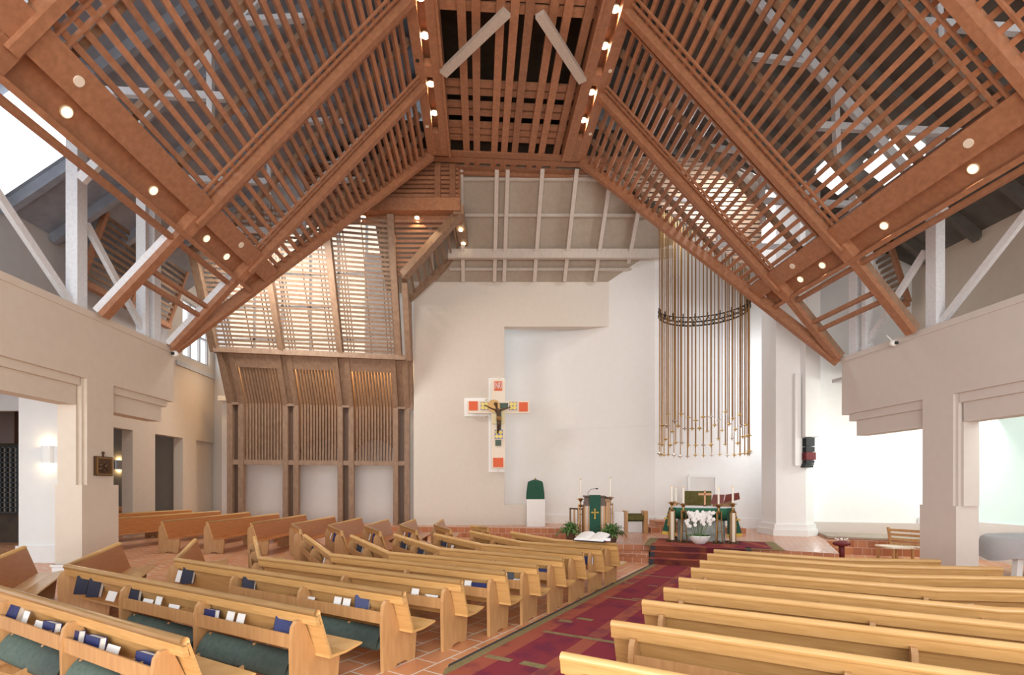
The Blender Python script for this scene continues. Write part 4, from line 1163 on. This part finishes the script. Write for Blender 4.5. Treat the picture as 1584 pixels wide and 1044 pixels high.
for x0, y0, x1, y1, lb in ((148, 297, 228, 378, 'left'), (597, 305, 675, 388, 'right'), (365, 802, 455, 885, 'foot'), (374, 117, 446, 201, 'top')):
    b = MB(); slab(b, x0, y0, x1, y1, 19.51 if lb != 'top' else 19.535, 19.56); obj('red_square', b, 'red_square', th)
for x0, y0, x1, y1 in ((246, 296, 330, 382), (500, 296, 585, 382), (372, 545, 460, 640)):
    b = MB(); slab(b, x0, y0, x1, y1, 19.50, 19.56); t_ = obj('tile_frame', b, 'cross_wood', th)
    b = MB(); slab(b, x0+8, y0+7, x1-8, y1-7, 19.49, 19.51); obj('blue_tile', b, 'tile_blue', t_)
    b = MB()
    for i in (0, 1):
        for j in (0, 1):
            q = cx(x0+8+(x1-x0-16)*(.27+.46*i), y0+7+(y1-y0-14)*(.27+.46*j)); b.disc((q.x, 19.485, q.z), (0, 1, 0), .075, 14, .01)
    obj('yellow_roundels', b, 'tile_yellow', t_)
b = MB(); slab(b, 425, 312, 500, 362, 19.50, 19.56); slab(b, 398, 400, 436, 560, 19.50, 19.56); slab(b, 385, 640, 436, 694, 19.50, 19.56); obj('dark_bands', b, 'dark_green_stone', th)
b = MB(); slab(b, 356, 380, 396, 498, 19.51, 19.56); slab(b, 440, 370, 468, 498, 19.51, 19.56); obj('cream_side_panels', b, 'pale_yellow', th, label='pale yellow dotted panel beside the figure')
b = MB(); q = cx(372, 340); b.disc((q.x, 19.47, q.z), (0, 1, 0), .24, 28, .04); obj('halo', b, 'brass', th)
# INRI lettering
tc = bpy.data.curves.new('inscription', 'FONT'); tc.body = 'INRI'; tc.size = .36; tc.align_x = 'CENTER'; tc.align_y = 'CENTER'; tc.extrude = .006
to = bpy.data.objects.new('inscription', tc); C.objects.link(to); to.parent = th; q = cx(410, 159); to.location = Vector((q.x, 19.525, q.z))-ORG[th.name]
to.rotation_euler = (math.pi/2, 0, 0); to.scale = (.42, 1.0, 1); tc.materials.append(M['page'])
bpy.context.view_layer.update()
im = bpy.data.meshes.new_from_object(to.evaluated_get(bpy.context.evaluated_depsgraph_get()))
mo = bpy.data.objects.new('lettering', im); C.objects.link(mo); mo.parent = th; mo.location = to.location; mo.rotation_euler = to.rotation_euler; mo.scale = to.scale
bpy.data.objects.remove(to)
# the figure: one skinned body
def figure(parent):
    J = {'hip': (418, 455), 'chest': (412, 395), 'neck': (398, 360), 'head': (392, 330), 'ls': (390, 378), 'le': (345, 362), 'lh': (292, 333), 'rs': (436, 378), 're': (478, 366), 'rh': (522, 350),
         'lk': (414, 505), 'rk': (428, 500), 'lf': (404, 572), 'rf': (410, 575), 'waist': (416, 430), 'lt': (400, 586), 'rt': (407, 588)}
    off = {'lk': -.10, 'rk': -.10, 'head': -.13, 'neck': -.08, 'chest': -.07, 'hip': -.05, 'waist': -.06}
    rad = {'hip': .075, 'waist': .062, 'chest': .085, 'neck': .035, 'head': .068, 'ls': .042, 'rs': .042, 'le': .030, 're': .030, 'lh': .022, 'rh': .022, 'lk': .042, 'rk': .042, 'lf': .026, 'rf': .026, 'lt': .02, 'rt': .02}
    ks = list(J); idx = {k_: i for i, k_ in enumerate(ks)}; org = ORG[parent.name]
    vs = []
    for k_ in ks:
        q = cx(*J[k_]); vs.append(tuple(Vector((q.x, 19.44+off.get(k_, 0), q.z))-org))
    ed = [('hip', 'waist'), ('waist', 'chest'), ('chest', 'neck'), ('neck', 'head'), ('chest', 'ls'), ('ls', 'le'), ('le', 'lh'), ('chest', 'rs'), ('rs', 're'), ('re', 'rh'), ('hip', 'lk'), ('lk', 'lf'), ('hip', 'rk'), ('rk', 'rf'), ('lf', 'lt'), ('rf', 'rt')]
    me = bpy.data.meshes.new('figure'); me.from_pydata(vs, [(idx[a], idx[c_]) for a, c_ in ed], []); me.materials.append(M['bronze'])
    o = bpy.data.objects.new('figure', me); C.objects.link(o); o.parent = parent
    md = o.modifiers.new('skin', 'SKIN'); sub = o.modifiers.new('sub', 'SUBSURF'); sub.levels = sub.render_levels = 2
    for i, k_ in enumerate(ks):
        me.skin_vertices[0].data[i].radius = (rad[k_], rad[k_])
    me.skin_vertices[0].data[idx['hip']].use_root = True
    o['label'] = 'bronze figure with arms outstretched'
    b = MB(); q = cx(418, 458); b.lathe((q.x, 19.38, q.z-.06), [(.09, 0), (.105, .05), (.09, .14)], 12); obj('loincloth', b, 'brass', parent)
    b = MB(); q = cx(390, 326); b.ball((q.x, 19.33, q.z), .075, 8, (1, 1, .8)); obj('hair', b, 'bronze', parent)
figure(th)

# ================================================================== CHANDELIER
ZR = 7.47
cc = Vector((4.95, 12.95, 0))
Al, Am, Ar = Vector((4.73, 16.22, ZR)), Vector((6.49, 17.27, ZR)), Vector((7.2, 15.26, ZR))
def circ3(a, b_, c_):
    ax, ay, bx, by, cx_, cy = a.x, a.y, b_.x, b_.y, c_.x, c_.y
    d = 2*(ax*(by-cy)+bx*(cy-ay)+cx_*(ay-by))
    ux = ((ax*ax+ay*ay)*(by-cy)+(bx*bx+by*by)*(cy-ay)+(cx_*cx_+cy*cy)*(ay-by))/d
    uy = ((ax*ax+ay*ay)*(cx_-bx)+(bx*bx+by*by)*(ax-cx_)+(cx_*cx_+cy*cy)*(bx-ax))/d
    return Vector((ux, uy, 0)), math.hypot(ax-ux, ay-uy)
cen, rad_ = circ3(Al, Am, Ar)
a0 = math.atan2(Al.y-cen.y, Al.x-cen.x); a1 = math.atan2(Ar.y-cen.y, Ar.x-cen.x)
if a0 < a1: a0 += 2*math.pi
th = thing('rod_chandelier', (cen.x, cen.y, 2.8), 'chandelier of long brass rods hanging through a black crescent truss above the altar', 'chandelier')
def arc(r_, f, z=ZR): a = a0+(a1-a0)*f; return Vector((cen.x+r_*math.cos(a), cen.y+r_*math.sin(a), z))
b = MB()
mid = (a0+a1)/2
inner = lambda f: Al.lerp(Ar, f)+(arc(rad_, f)-Al.lerp(Ar, f))*.62
outp = [arc(rad_, i/28) for i in range(29)]; inp = [inner(.04+.92*i/28) for i in range(29)]
for dz in (0, .13):
    b.tube([p+up*dz for p in outp], .028, 6)
b.tube([p+up*.10 for p in inp], .02, 6)
for i in range(0, 28, 2):
    b.tube([outp[i], inp[i+1]+up*.1], .013, 5); b.tube([inp[i+1]+up*.1, outp[i+2]], .013, 5); b.tube([outp[i], outp[i]+up*.22], .02, 5)
b.tube([outp[-1], outp[-1]+up*.22], .02, 5)
for p in inp[::3]: b.tube([p, p+up*.22], .018, 5)
obj('crescent_truss', b, 'black_iron', th)
ro = random.Random(11)
rods = []
for i in range(19): rods.append((arc(rad_-.02, i/18), zof(703-ro.choice((0, 1, 2)), 16.3)))
for i in range(17): rods.append((inner(.03+.94*i/16), zof(682+ro.choice((-5, 0, 4)), 16.1)))
for i in range(14):
    f = .06+.88*i/13; p = Al.lerp(Ar, f)+(arc(rad_, f)-Al.lerp(Ar, f))*.35; rods.append((p, zof(660+ro.choice((-4, 0, 5)), 15.9)))
for i in range(11):
    f = .12+.76*i/10; p = Al.lerp(Ar, f)+(arc(rad_, f)-Al.lerp(Ar, f))*.12; rods.append((p, zof(644+ro.choice((-6, 0, 5)), 15.8)))
for p, zb in rods:
    b = MB(); hx = 792+F*p.x/p.y; ztop = 2+(750-(240+.694*(hx-870))+22)/F*p.y
    b.tube([(p.x, p.y, zb), (p.x, p.y, ztop)], ro.choice((.012, .016, .021)), 6)
    r_o = obj('rod', b, 'brass', th)
    b = MB(); s_ = ro.uniform(.085, .11); q = Vector((p.x, p.y, zb))
    dirs = [Vector((1, 0, 0)), Vector((0, 0, 1)), Vector((-1, 0, 0)), Vector((0, 0, -1))]
    vs = []
    for k_ in range(4):
        vs += [q+dirs[k_]*s_, q+(dirs[k_]+dirs[(k_+1) % 4])*s_*.25]
    vs += [q+Vector((0, -s_*.35, 0)), q+Vector((0, s_*.35, 0))]
    b.add(vs, [(i, (i+1) % 8, 8) for i in range(8)]+[((i+1) % 8, i, 9) for i in range(8)])
    obj('star', b, ro.choice(('gold', 'gold', 'silver')), r_o)

# ================================================================== TIMBER SCREEN (organ front) on the left
YLs, YRs = 18.8, 20.0
def sy(xp):   # depth of the screen plane along its width
    xL_, xR_ = (353-792)/F*YLs, (634-792)/F*YRs
    r = (xp-792)/F
    # line through (xL_,YLs),(xR_,YRs)
    m_ = (YRs-YLs)/(xR_-xL_); return (YLs-m_*xL_)/(1-m_*r)
def sp(xp, z, back=0): Y = sy(xp)+back; return Vector(((xp-792)/F*sy(xp), Y, z))
Z1, Z2 = 5.08, 6.75       # top of upright part, top of the first leaning part
lean = Vector((.046, -.5, 1.0))
def lp(xp, z, back=0):     # a point on the leaning plane
    return sp(xp, Z1, back)+lean*(z-Z1)
pairs = [(357, 374), (442.5, 459), (527, 544), (612.5, 630)]
th = thing('timber_screen', sp(490, .3), 'tall three-bay timber screen with upright louvres below and slats above', 'screen')
for a, c_ in pairs:
    for xp in (a, c_):
        b = MB(); b.bar(sp(xp, .1), sp(xp, Z1), .20, .16, (0, 1, 0)); b.bar(sp(xp, Z1-.04), lp(xp, Z2), .20, .16, (0, 1, 0)); obj('post', b, 'cedar_pale', th)
    b = MB(); b.bar(sp((a+c_)/2, .1, .12), sp((a+c_)/2, Z1, .12), .22, .1, (0, 1, 0)); obj('rear_post', b, 'pot_brown', th)
    b = MB(); m_ = (a+c_)/2; b.bar(lp(m_, Z1-.05, .04), lp(m_, Z2+.05, .04), .22, .05, (0, 1, 0)); b.bar(sp(m_-6, Z1-.05, -.05), sp(m_+6, Z1-.05, -.05), .12, .09); obj('infill_board', b, 'cedar_pale', th)
b = MB(); b.bar(sp(357, 2.85), sp(630, 2.85), .10, .18); obj('lower_rail', b, 'cedar_pale', th)
b = MB(); b.bar(lp(350, Z2+.05, -.03), lp(630, Z2+.05, -.03), .24, .20, (0, 0, 1)); obj('main_rail', b, 'cedar_pale', th)
for i in range(3):
    a, c_ = pairs[i][1]+6, pairs[i+1][0]-6
    b = MB(); nn_ = 12
    for k_ in range(nn_):
        xp = a+(c_-a)*(k_+.5)/nn_
        b.bar(sp(xp, 2.9, .05), sp(xp, Z1, .05), .055, .12, (0, 1, 0)); b.bar(sp(xp, Z1, .05), lp(xp, Z2-.45, .05), .055, .12, (0, 1, 0))
    obj('louvres', b, 'cedar_pale', th)
    b = MB(); b.bar(lp(a-2, Z2-.24, -.02), lp(c_+2, Z2-.24, -.02), .08, .50, lean); obj('head_board', b, 'cedar_pale', th)
area('organ_lamp', (-7.9, 20.2, 7.0), (-7.9, 20.8, 5.4), 7.5, .3, 190, (1.0, .62, .28))
# upper slatted part
ZTOP = 11.1
bx = [355, 449, 536, 622]
for i in range(3):
    a, c_ = bx[i], bx[i+1]
    b = MB(); z = Z2+.26
    while z < ZTOP-.1:
        b.bar(lp(a, z, .06), lp(c_, z, .06), .04, .078, lean); z += .135
    obj('slats', b, 'cedar_pale', th)
    b = MB()
    for f in (.12, .17, .22, .52, .80, .86, .92): xp = a+(c_-a)*f; b.bar(lp(xp, Z2+.1, .12), lp(xp, ZTOP, .12), .025, .04, (0, 1, 0))
    obj('uprights', b, 'cedar_pale', th)
for xp, w_ in ((350, .26), (449, .20), (536, .20), (622, .22), (636, .2)):
    b = MB(); b.bar(lp(xp, Z2), lp(xp, ZTOP if xp < 630 else 9.2), w_, .22, (0, 1, 0)); obj('upper_post', b, 'cedar_pale', th)
b = MB(); z = 9.45
while z < 11.0:
    p = lp(622, z, .06); f = (z-9.35)/1.75; x1 = -3.8+f*2.0
    if x1-p.x > .15: b.bar(p, (x1, p.y, p.z), .04, .078, lean)
    z += .135
obj('slats', b, 'cedar', th)
# header with lamps, and the small return hip to the right of it
b = MB(); h0, h1 = Vector((-7.0, 16.85, 11.3)), Vector((-1.72, 16.85, 11.3)); b.bar(h0, h1, .35, .42); b.bar(h0+Vector((0, .35, -.25)), h1+Vector((0, .35, -.25)), .3, .2)
tag(obj('screen_header', b, 'cedar'), 'wide cedar header beam with small lamps above the timber screen', 'beam')
b = MB(); b.box(-7.0, -1.75, 17.1, 17.2, 11.4, 12.9)
for q in range(9): b.box(-7.0, -1.8, 16.98, 17.02, 11.55+q*.15, 11.64+q*.15)
for x in (-2.0, -2.5, -4.4): b.box(x-.1, x+.1, 16.9, 17.0, 11.4, 12.9)
tag(obj('wall_grille', b, 'cedar'), 'shadowy horizontally slatted cedar grille above the header beam', 'grille')
b = MB(); z = 8.7
while z < 13.0:
    yp = 750-(z-2)*F/17.0; hx = 870+(yp-240)/.694+30
    b.box((hx-792)/F*17.0, 11.4, 16.95, 17.0, z, z+.10); z += .15
for x in (7.2, 8.6, 10.0, 11.3): b.box(x-.06, x+.06, 17.0, 17.06, 8.7+max(0, (8.6-x)*1.2), 13.1)
tag(obj('wall_grille', b, 'cedar_pale'), 'slatted timber grille glimpsed through the far right ceiling panel', 'grille')
for i, (xp, yp, Z) in enumerate(((645, 330, 16.98), (562, 333, 16.95))):
    c = px(xp, yp, Z); c.z = 11.02
    t2 = thing('header_lamp', c, ('round lamp under the header beam, nearest the sanctuary roof', 'round lamp under the header beam, half hidden by the hip rafter')[i], 'lamp', 'lamps under the header beam')
    b = MB(); b.disc(c, (0, 0, 1), .09, 16, .04); obj('housing', b, 'lamp_rim', t2)
    b = MB(); b.disc(c-up*.02, (0, 0, 1), .075, 16, .03); obj('lens', b, 'lamp_glow', t2)
    spd = bpy.data.lights.new('lamp', 'SPOT'); spd.energy = 50; spd.spot_size = 2.2; spd.color = (1, .75, .45); so = bpy.data.objects.new('lamp', spd); C.objects.link(so); so.parent = t2; so.location = (0, 0, -.06)
t2 = thing('return_hip', Vector((-2, 18, 9.4)), 'small triangular slatted cedar return between header beam and sanctuary wall', 'ceiling panel')
A1, A2 = Vector((-1.78, 16.95, 11.1)), Vector((-1.82, 19.3, 11.1)); B1, B2 = Vector((-3.80, 17.7, 9.35)), Vector((-4.0, 19.5, 9.15))
b = MB(); b.bar(A1+Vector((.0, -.2, .05)), A2, .34, .3); obj('lamp_beam', b, 'cedar_pale', t2)
b = MB(); b.bar(A1, B1, .28, .26); obj('front_hip', b, 'cedar_pale', t2)
b = MB(); b.bar(A2, B2, .22, .2); b.bar(B1, B2, .16, .2); b.bar(B2, Vector((-4.0, 20.0, 5.0)), .2, .2, (0, 1, 0)); obj('rear_hip', b, 'cedar_pale', t2)
b = MB()
for q in range(1, 9):
    f = q/9; b.bar(A1.lerp(B1, f)+Vector((0, 0, .05)), A2.lerp(B2, f)+Vector((0, 0, .05)), .05, .12)
obj('slats', b, 'cedar_pale', t2)
for i, Y in enumerate((17.7, 18.7)):
    c = Vector((-1.80, Y, 10.94)); t3 = thing('hip_lamp', c, '%s of the two lamps under the return beam beside the sanctuary roof' % ('front', 'rear')[i], 'lamp', 'lamps under the return beam')
    b = MB(); b.disc(c, (0, 0, 1), .07, 14, .03); obj('lens', b, 'lamp_glow', t3)
# wall behind the screen, with arched niches, and tall bright windows above
b = MB(); b.add([(-12.2, 21.2, .0), (-3.5, 21.4, .0), (-3.5, 21.4, 5.6), (-12.2, 21.2, 5.6)], [(0, 1, 2, 3)])
b.box(-12.2, -3.6, 21.25, 21.4, 0, 5.6); b.box(-12.2, -3.6, 20.9, 21.4, 5.5, 5.7)
struct('wall_behind_screen', b, 'plaster_white')
for i in range(3):
    xm = (pairs[i][1]+pairs[i+1][0])/2; q = sp(xm, 0); c = Vector(((xm-792)/F*20.75, 20.75, 3.05))
    b = MB(); m_ = 18; r0, r1 = .92, 1.5
    vs = []
    outer = []
    inn = [(-r0*math.cos(math.pi*k_/m_), r0*math.sin(math.pi*k_/m_)) for k_ in range(m_+1)]
    for k_, (x, z) in enumerate(inn):
        X2 = -1.12+2.24*k_/m_; vs += [c+Vector((x, 0, z*.9)), c+Vector((X2, 0, 4.1)), c+Vector((x, .3, z*.9)), c+Vector((X2, .3, 4.1))]
    fs = []
    for k_ in range(m_):
        a = 4*k_; fs += [(a, a+1, a+5, a+4), (a+2, a, a+4, a+6)]
    b.add(vs, fs)
    for s_ in (-1, 1): b.box(c.x+s_*.92, c.x+s_*1.16, 20.75, 21.0, .3, 5.5)
    tag(obj('arched_panel', b, 'cedar_pale'), 'wooden panel with a round arch behind the %s bay of the timber screen' % ('left', 'middle', 'right')[i], 'panel', 'arched panels behind the screen')
b = MB(); b.box(-12.1, -3.6, 21.6, 21.7, 5.6, 14); struct('window_1', b, 'cream_pane')
b = MB()
for x in (-11.0, -9.8, -8.6, -7.4, -6.2, -5.0, -4.0): b.box(x-.05, x+.05, 21.5, 21.6, 5.6, 13.5)
for z in (6.8, 8.2, 9.6, 11.0): b.box(-12.1, -3.6, 21.5, 21.6, z-.05, z+.05)
struct('trim_5', b, 'plaster_white')
# soft cream board behind the right bay of slats
b = MB(); b.box(-6.1, -3.7, 20.9, 21.0, 5.7, 11.6); struct('wall_loft', b, 'plaster_white')

# ================================================================== LEFT TRANSEPT WALL AND AISLES
XT = -11.6; kT = 1.17
def NT(x, y, z): return N(x, y*kT, 2+(z-2)*kT if z > 0 else z)
b = MB(NT)
b.box(XT, XT-.3, 13.9, 21.5, 3.57, 6.35); b.box(XT, XT-.3, 13.9, 17.6, 6.35, 8.3); b.box(XT, XT-.3, 19.3, 21.5, 6.35, 8.3); b.box(XT, XT-.3, 13.9, 21.5, 8.3, 12)
b.box(XT, XT-.35, 15.15, 16.15, 0, 3.57); b.box(XT, XT-.35, 17.6, 18.4, 0, 3.57); b.box(XT-.1, XT-.3, 18.4, 21.5, 0, 3.57)
struct('wall_transept_left', b, 'plaster')
b = MB(); q = px(345, 700, 19.2); b.prism([(-13.4, 22.4, 0), (-12.0, 21.3, 0), (-12.0, 21.5, 0), (-13.4, 22.6, 0)], (0, 0, 13)); struct('wall_return_left', b, 'plaster_white')
b = MB(NT); b.box(XT-.22, XT-.26, 17.5, 19.4, 6.3, 8.35); struct('window_2', b, 'daylight_pane')
b = MB(NT)
for y in (17.6, 18.2, 18.8, 19.3): b.box(XT-.1, XT-.2, y-.04, y+.04, 6.35, 8.3)
for z in (6.38, 7.3, 8.28): b.box(XT-.1, XT-.2, 17.6, 19.3, z-.04, z+.04)
b.box(XT+.06, XT, 17.2, 19.7, 5.95, 6.1)
struct('trim_6', b, 'plaster_grey')
# rooms seen through the left openings
b = MB()
b.box(-11.35, -10.1, 11.6, 11.9, .0, 4.6)                     # white wall with the sconce
struct('wall_aisle_left', b, 'plaster_white')
b = MB(); b.box(-11.38, -10.1, 11.55, 11.95, .18, .60); struct('baseboard_aisle_left', b, 'plaster_white')
b = MB(); b.box(-11.62, -11.3, 11.9, 12.2, 0, 4.6); b.box(-24, -11.0, 11.9, 12.0, 3.75, 4.6); struct('wall_side_room', b, 'plaster_grey')
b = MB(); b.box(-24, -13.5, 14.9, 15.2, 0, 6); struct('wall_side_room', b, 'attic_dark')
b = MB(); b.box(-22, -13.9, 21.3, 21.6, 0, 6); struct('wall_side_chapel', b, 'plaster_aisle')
b = MB(N); b.box(-24, XL-.4, 4, 13.6, 4.6, 4.75); b.box(-24, -11.7, 13.6, 24, 4.7, 4.85); struct('ceiling', b, 'plaster_grey')
b = MB(N); b.box(-11.6, XL-.4, 13.55, 13.7, 4.6, 5.5); struct('trim_7', b, 'plaster')
# dark grille window in the side room
th = thing('lattice_grille', Vector((-15, 14.5, 1.5)), 'dark lattice grille with small pale panes in the side room at the left edge', 'grille')
b = MB(); b.box(-16.6, -13.2, 14.7, 14.8, 1.2, 3.1); obj('panes', b, 'plaster_aisle', th)
b = MB()
rg = random.Random(2)
for i in range(22): x = -16.6+i*.16; b.box(x-.02, x+.02, 14.62, 14.7, 1.2, 3.1)
for i in range(14): z = 1.2+i*.145; b.box(-16.6, -13.2, 14.62, 14.7, z-.018, z+.018)
obj('bars', b, 'black', th)
b = MB()
for k_ in range(5):
    x = -16.3+k_*.72; b.box(x, x+.5, 14.55, 14.8, 3.2, 4.35)
th = tag(obj('wooden_lattice_door', b, 'pot_brown'), 'brown lattice cabinet doors above the dark grille in the side room', 'cabinet')
# wall sconces
def sconce(c, label, nrm=(0, -1, 0)):
    c = Vector(c); th = thing('wall_sconce', c, label, 'wall lamp', 'half-round wall sconces')
    b = MB(); vs = []
    n_ = 12
    for z in (-.20, .20):
        for k_ in range(n_+1):
            t = math.pi+math.pi*k_/n_; vs.append(c+Vector((.13*math.cos(t), .12*math.sin(t), z)))
    b.add(vs, [(k_, k_+1, n_+2+k_, n_+1+k_) for k_ in range(n_)]); obj('shade', b, 'white', th)
    b = MB(); b.box(c.x-.09, c.x+.09, c.y-.09, c.y-.01, c.z-.17, c.z-.15); b.box(c.x-.09, c.x+.09, c.y-.09, c.y-.01, c.z+.15, c.z+.17); obj('bulbs', b, 'lamp_soft', th)
    for s_ in (1, -1):
        pl = bpy.data.lights.new('lamp', 'POINT'); pl.energy = 5; pl.color = (1, .74, .38); pl.shadow_soft_size = .05
        po = bpy.data.objects.new('lamp', pl); C.objects.link(po); po.parent = th; po.location = (0, -.07, s_*.22)
q = px(75, 703, 11.6); sconce((q.x, 11.6, q.z), 'lit half-round sconce on the white wall seen through the near left opening')
q = px(184, 719, 21.3); sconce((q.x, 21.3, q.z), 'lit sconce on the dark wall seen through the far left opening')
b = MB(); q = px(206, 768, 21.3); b.box(q.x-.12, q.x+.12, 21.22, 21.3, q.z-.25, q.z+.3); tag(obj('wall_niche', b, 'plaster_aisle'), 'narrow framed panel low on the dark wall beside the far sconce', 'panel')
# station plaque on the left pier
def on_left(yp_x, yp_y):   # point of the left wall plane seen at a pixel
    r = (yp_x-792)/F; Yc = XL/(CT*r+ST); return Vector((r*Yc, Yc, 2+(750-yp_y)/F*Yc))
pc = on_left(158, 721); ax_ = N(0, 1, 0); nx_ = N(1, 0, 0)
th = thing('station_plaque', pc, 'small dark framed relief plaque hanging on the left pier', 'plaque')
b = MB(); b.prism([pc-ax_*.24-up*.20, pc+ax_*.24-up*.20, pc+ax_*.24+up*.20, pc-ax_*.24+up*.20], nx_*.05); obj('frame', b, 'bronze', th)
b = MB()
for s_, t_ in (((-.21, -.17), (.21, -.17)), ((-.21, .17), (.21, .17)), ((-.21, -.17), (-.21, .17)), ((.21, -.17), (.21, .17))):
    b.bar(pc+nx_*.055+ax_*s_[0]+up*s_[1], pc+nx_*.055+ax_*t_[0]+up*t_[1], .02, .02)
obj('moulding', b, 'brass', th)
b = MB()
for dx, dz, r_ in ((-.08, .02, .05), (-.10, -.06, .06), (.05, .0, .06), (.10, -.05, .05), (0, .07, .035), (.12, .06, .03), (-.02, -.09, .05)): b.ball(pc+nx_*.05+ax_*dx+up*dz, r_, 6, (.6, 1, 1))
obj('relief', b, 'bronze', th, smooth=True)
b = MB(); b.tube([pc+nx_*.02+up*.20, pc+nx_*.02+up*.30], .018, 6); b.ball(pc+nx_*.02+up*.28, .03, 6); obj('hook', b, 'bronze', th)
# security cameras on the wall tops
def seccam(c, label):
    c = Vector(c); th = thing('security_camera', c, label, 'camera', 'white cameras on the wall tops')
    b = MB(); b.ball(c, .085, 8, (1.1, .9, .9)); obj('body', b, 'white', th, smooth=True)
    b = MB(); b.tube([c+Vector((0, -.05, 0)), c+Vector((0, -.10, -.02))], .04, 10); obj('lens', b, 'black', th)
    b = MB(); b.tube([c, c+Vector((-.05, .05, .12)), c+Vector((-.08, .12, .22))], .015, 6); obj('bracket', b, 'white', th)
q = on_left(263, 547); seccam(q+nx_*.12, 'small white camera under the left strut foot')
def on_right(xp, yp): r = (xp-792)/F; Yc = XR/(CT*r+ST); return Vector((r*Yc, Yc, 2+(750-yp)/F*Yc))
q = on_right(1390, 531); seccam(q-nx_*.12, 'small white camera with two stub aerials on the right wall top')
# loudspeaker column on the pier
c = Vector((8.46*1.07, 14.52*1.07, 0))
th = thing('line_loudspeaker', c+up*zof(722, 15.3), 'black hanging loudspeaker column with a red band on the right pier', 'speaker')
b = MB()
for z0, z1, dx in ((677, 690, 0), (691, 699, 0), (712, 716, 0), (716.5, 719, -.02), (719.5, 723, -.04)):
    b = MB(); b.box(c.x-.13+dx, c.x+.13+dx, c.y-.25, c.y-.02, zof(z1, 15.3), zof(z0, 15.3)); obj('cabinet', b, 'black_iron', th)

b = MB(); b.box(c.x-.14, c.x+.15, c.y-.27, c.y-.02, zof(711.5, 15.3), zof(699.5, 15.3)); obj('red_module', b, 'burgundy', th)

# ================================================================== RIGHT SIDE
# bench by the choir
c = px(1392, 846, 13.4); c.z = 0
th = thing('choir_bench', c, 'slatted wooden chair with a ladder back beside the right pier', 'chair')
b = MB()
for q in range(4): b.box(c.x+.10, c.x+.40, c.y-.35+q*.2, c.y-.25+q*.2, .36, .40)
b.box(c.x-.45, c.x+.15, c.y-.35, c.y+.3, .34, .38); obj('seat', b, 'cross_wood', th)
b = MB(); b.bar((c.x-.0, c.y+.3, .30), (c.x-.05, c.y+.35, .85), .05, .06, (0, 1, 0)); b.bar((c.x+.35, c.y-.3, .30), (c.x+.38, c.y-.3, .85), .05, .06, (0, 1, 0))
for q in range(4): b.bar((c.x-.03, c.y+.32, .42+q*.12), (c.x+.37, c.y-.3, .42+q*.12), .03, .07)
obj('ladder_back', b, 'pew_end', th)
for dx, dy in ((-.4, -.3), (.1, -.3), (-.4, .25), (.1, .25)):
    b = MB(); b.box(c.x+dx-.025, c.x+dx+.025, c.y+dy-.025, c.y+dy+.025, 0, .36); obj('leg', b, 'pew_end', th)
# cushion/flower arrangement on the low wall
c = px(1302, 846, 13.6)
th = thing('flower_dish', (c.x, c.y, .38), 'dark red cushion-like dish with small white flowers near the platform corner', 'dish')
b = MB(); b.ball((c.x, c.y, .42), .22, 8, (1.1, .8, .35)); b.box(c.x-.05, c.x+.05, c.y-.05, c.y+.05, 0, .38); obj('dish', b, 'burgundy', th, smooth=True)
b = MB()
for i in range(9): b.ball((c.x-.14+i*.035, c.y+rr.uniform(-.05, .05), .52+rr.uniform(0, .03)), .022, 5)
obj('flowers', b, 'petal', th)
# covered grand piano in the right aisle
pn = Vector((11.6, 10.9, 0))
th = thing('covered_piano', pn, 'grand piano under a grey cloth in the right aisle, one white leg showing', 'piano')
b = MB(); n_ = 26
outl = []
for i in range(n_):
    t = 2*math.pi*i/n_; outl.append((pn.x+1.25*math.cos(t)*(1+.1*math.sin(t)), pn.y+.75*math.sin(t)))
vs = []
for k_, (s_, z) in enumerate(((1.06, .42), (1.03, .62), (1.0, .86), (.94, .90), (.0, .91))):
    for i, (x, y) in enumerate(outl):
        wv = 1+(.035*math.sin(i*2.4) if k_ < 2 else 0); zz = z+(.05*math.sin(i*1.3) if k_ == 0 else 0)
        vs.append((pn.x+(x-pn.x)*s_*wv, pn.y+(y-pn.y)*s_*wv, zz))
b.add(vs, [(k_*n_+i, k_*n_+(i+1) % n_, (k_+1)*n_+(i+1) % n_, (k_+1)*n_+i) for k_ in range(4) for i in range(n_)]); obj('cloth_cover', b, 'piano_cloth', th, smooth=True)
for dx, dy in ((-.95, -.25), (.9, -.25), (.2, .5)):
    b = MB(); b.bar((pn.x+dx, pn.y+dy, 0), (pn.x+dx*.95, pn.y+dy, .5), .12, .12, (0, 1, 0)); obj('leg', b, 'white', th)
# right aisle wall with pale glazing
b = MB(N); b.box(13.4, 13.6, 6, 14.6, 0, 1.0); b.box(13.4, 13.6, 6, 14.6, 4.2, 5.4); struct('wall_aisle_right', b, 'plaster_white')
b = MB(N); b.box(13.45, 13.5, 6, 14.2, 1.0, 4.2); struct('window_3', b, 'green_pane')
b = MB(N); b.box(XR+.3, 13.6, 6, 14.2, 5.0, 5.1); struct('ceiling', b, 'plaster_grey')
area('aisle_light_right', N(11.8, 8.5, 4.6), N(11.5, 11.5, .5), 2.5, 2, 60, (.92, 1.0, .98))
# back wall of the church behind the viewer, open behind the added fill lights
b = MB(); b.box(-14, -8, -6.6, -6.4, 0, 13); b.box(10, 16, -6.6, -6.4, 0, 13); b.box(-8, 10, -6.6, -6.4, 9, 17.5)
struct('wall_west', b, 'plaster')
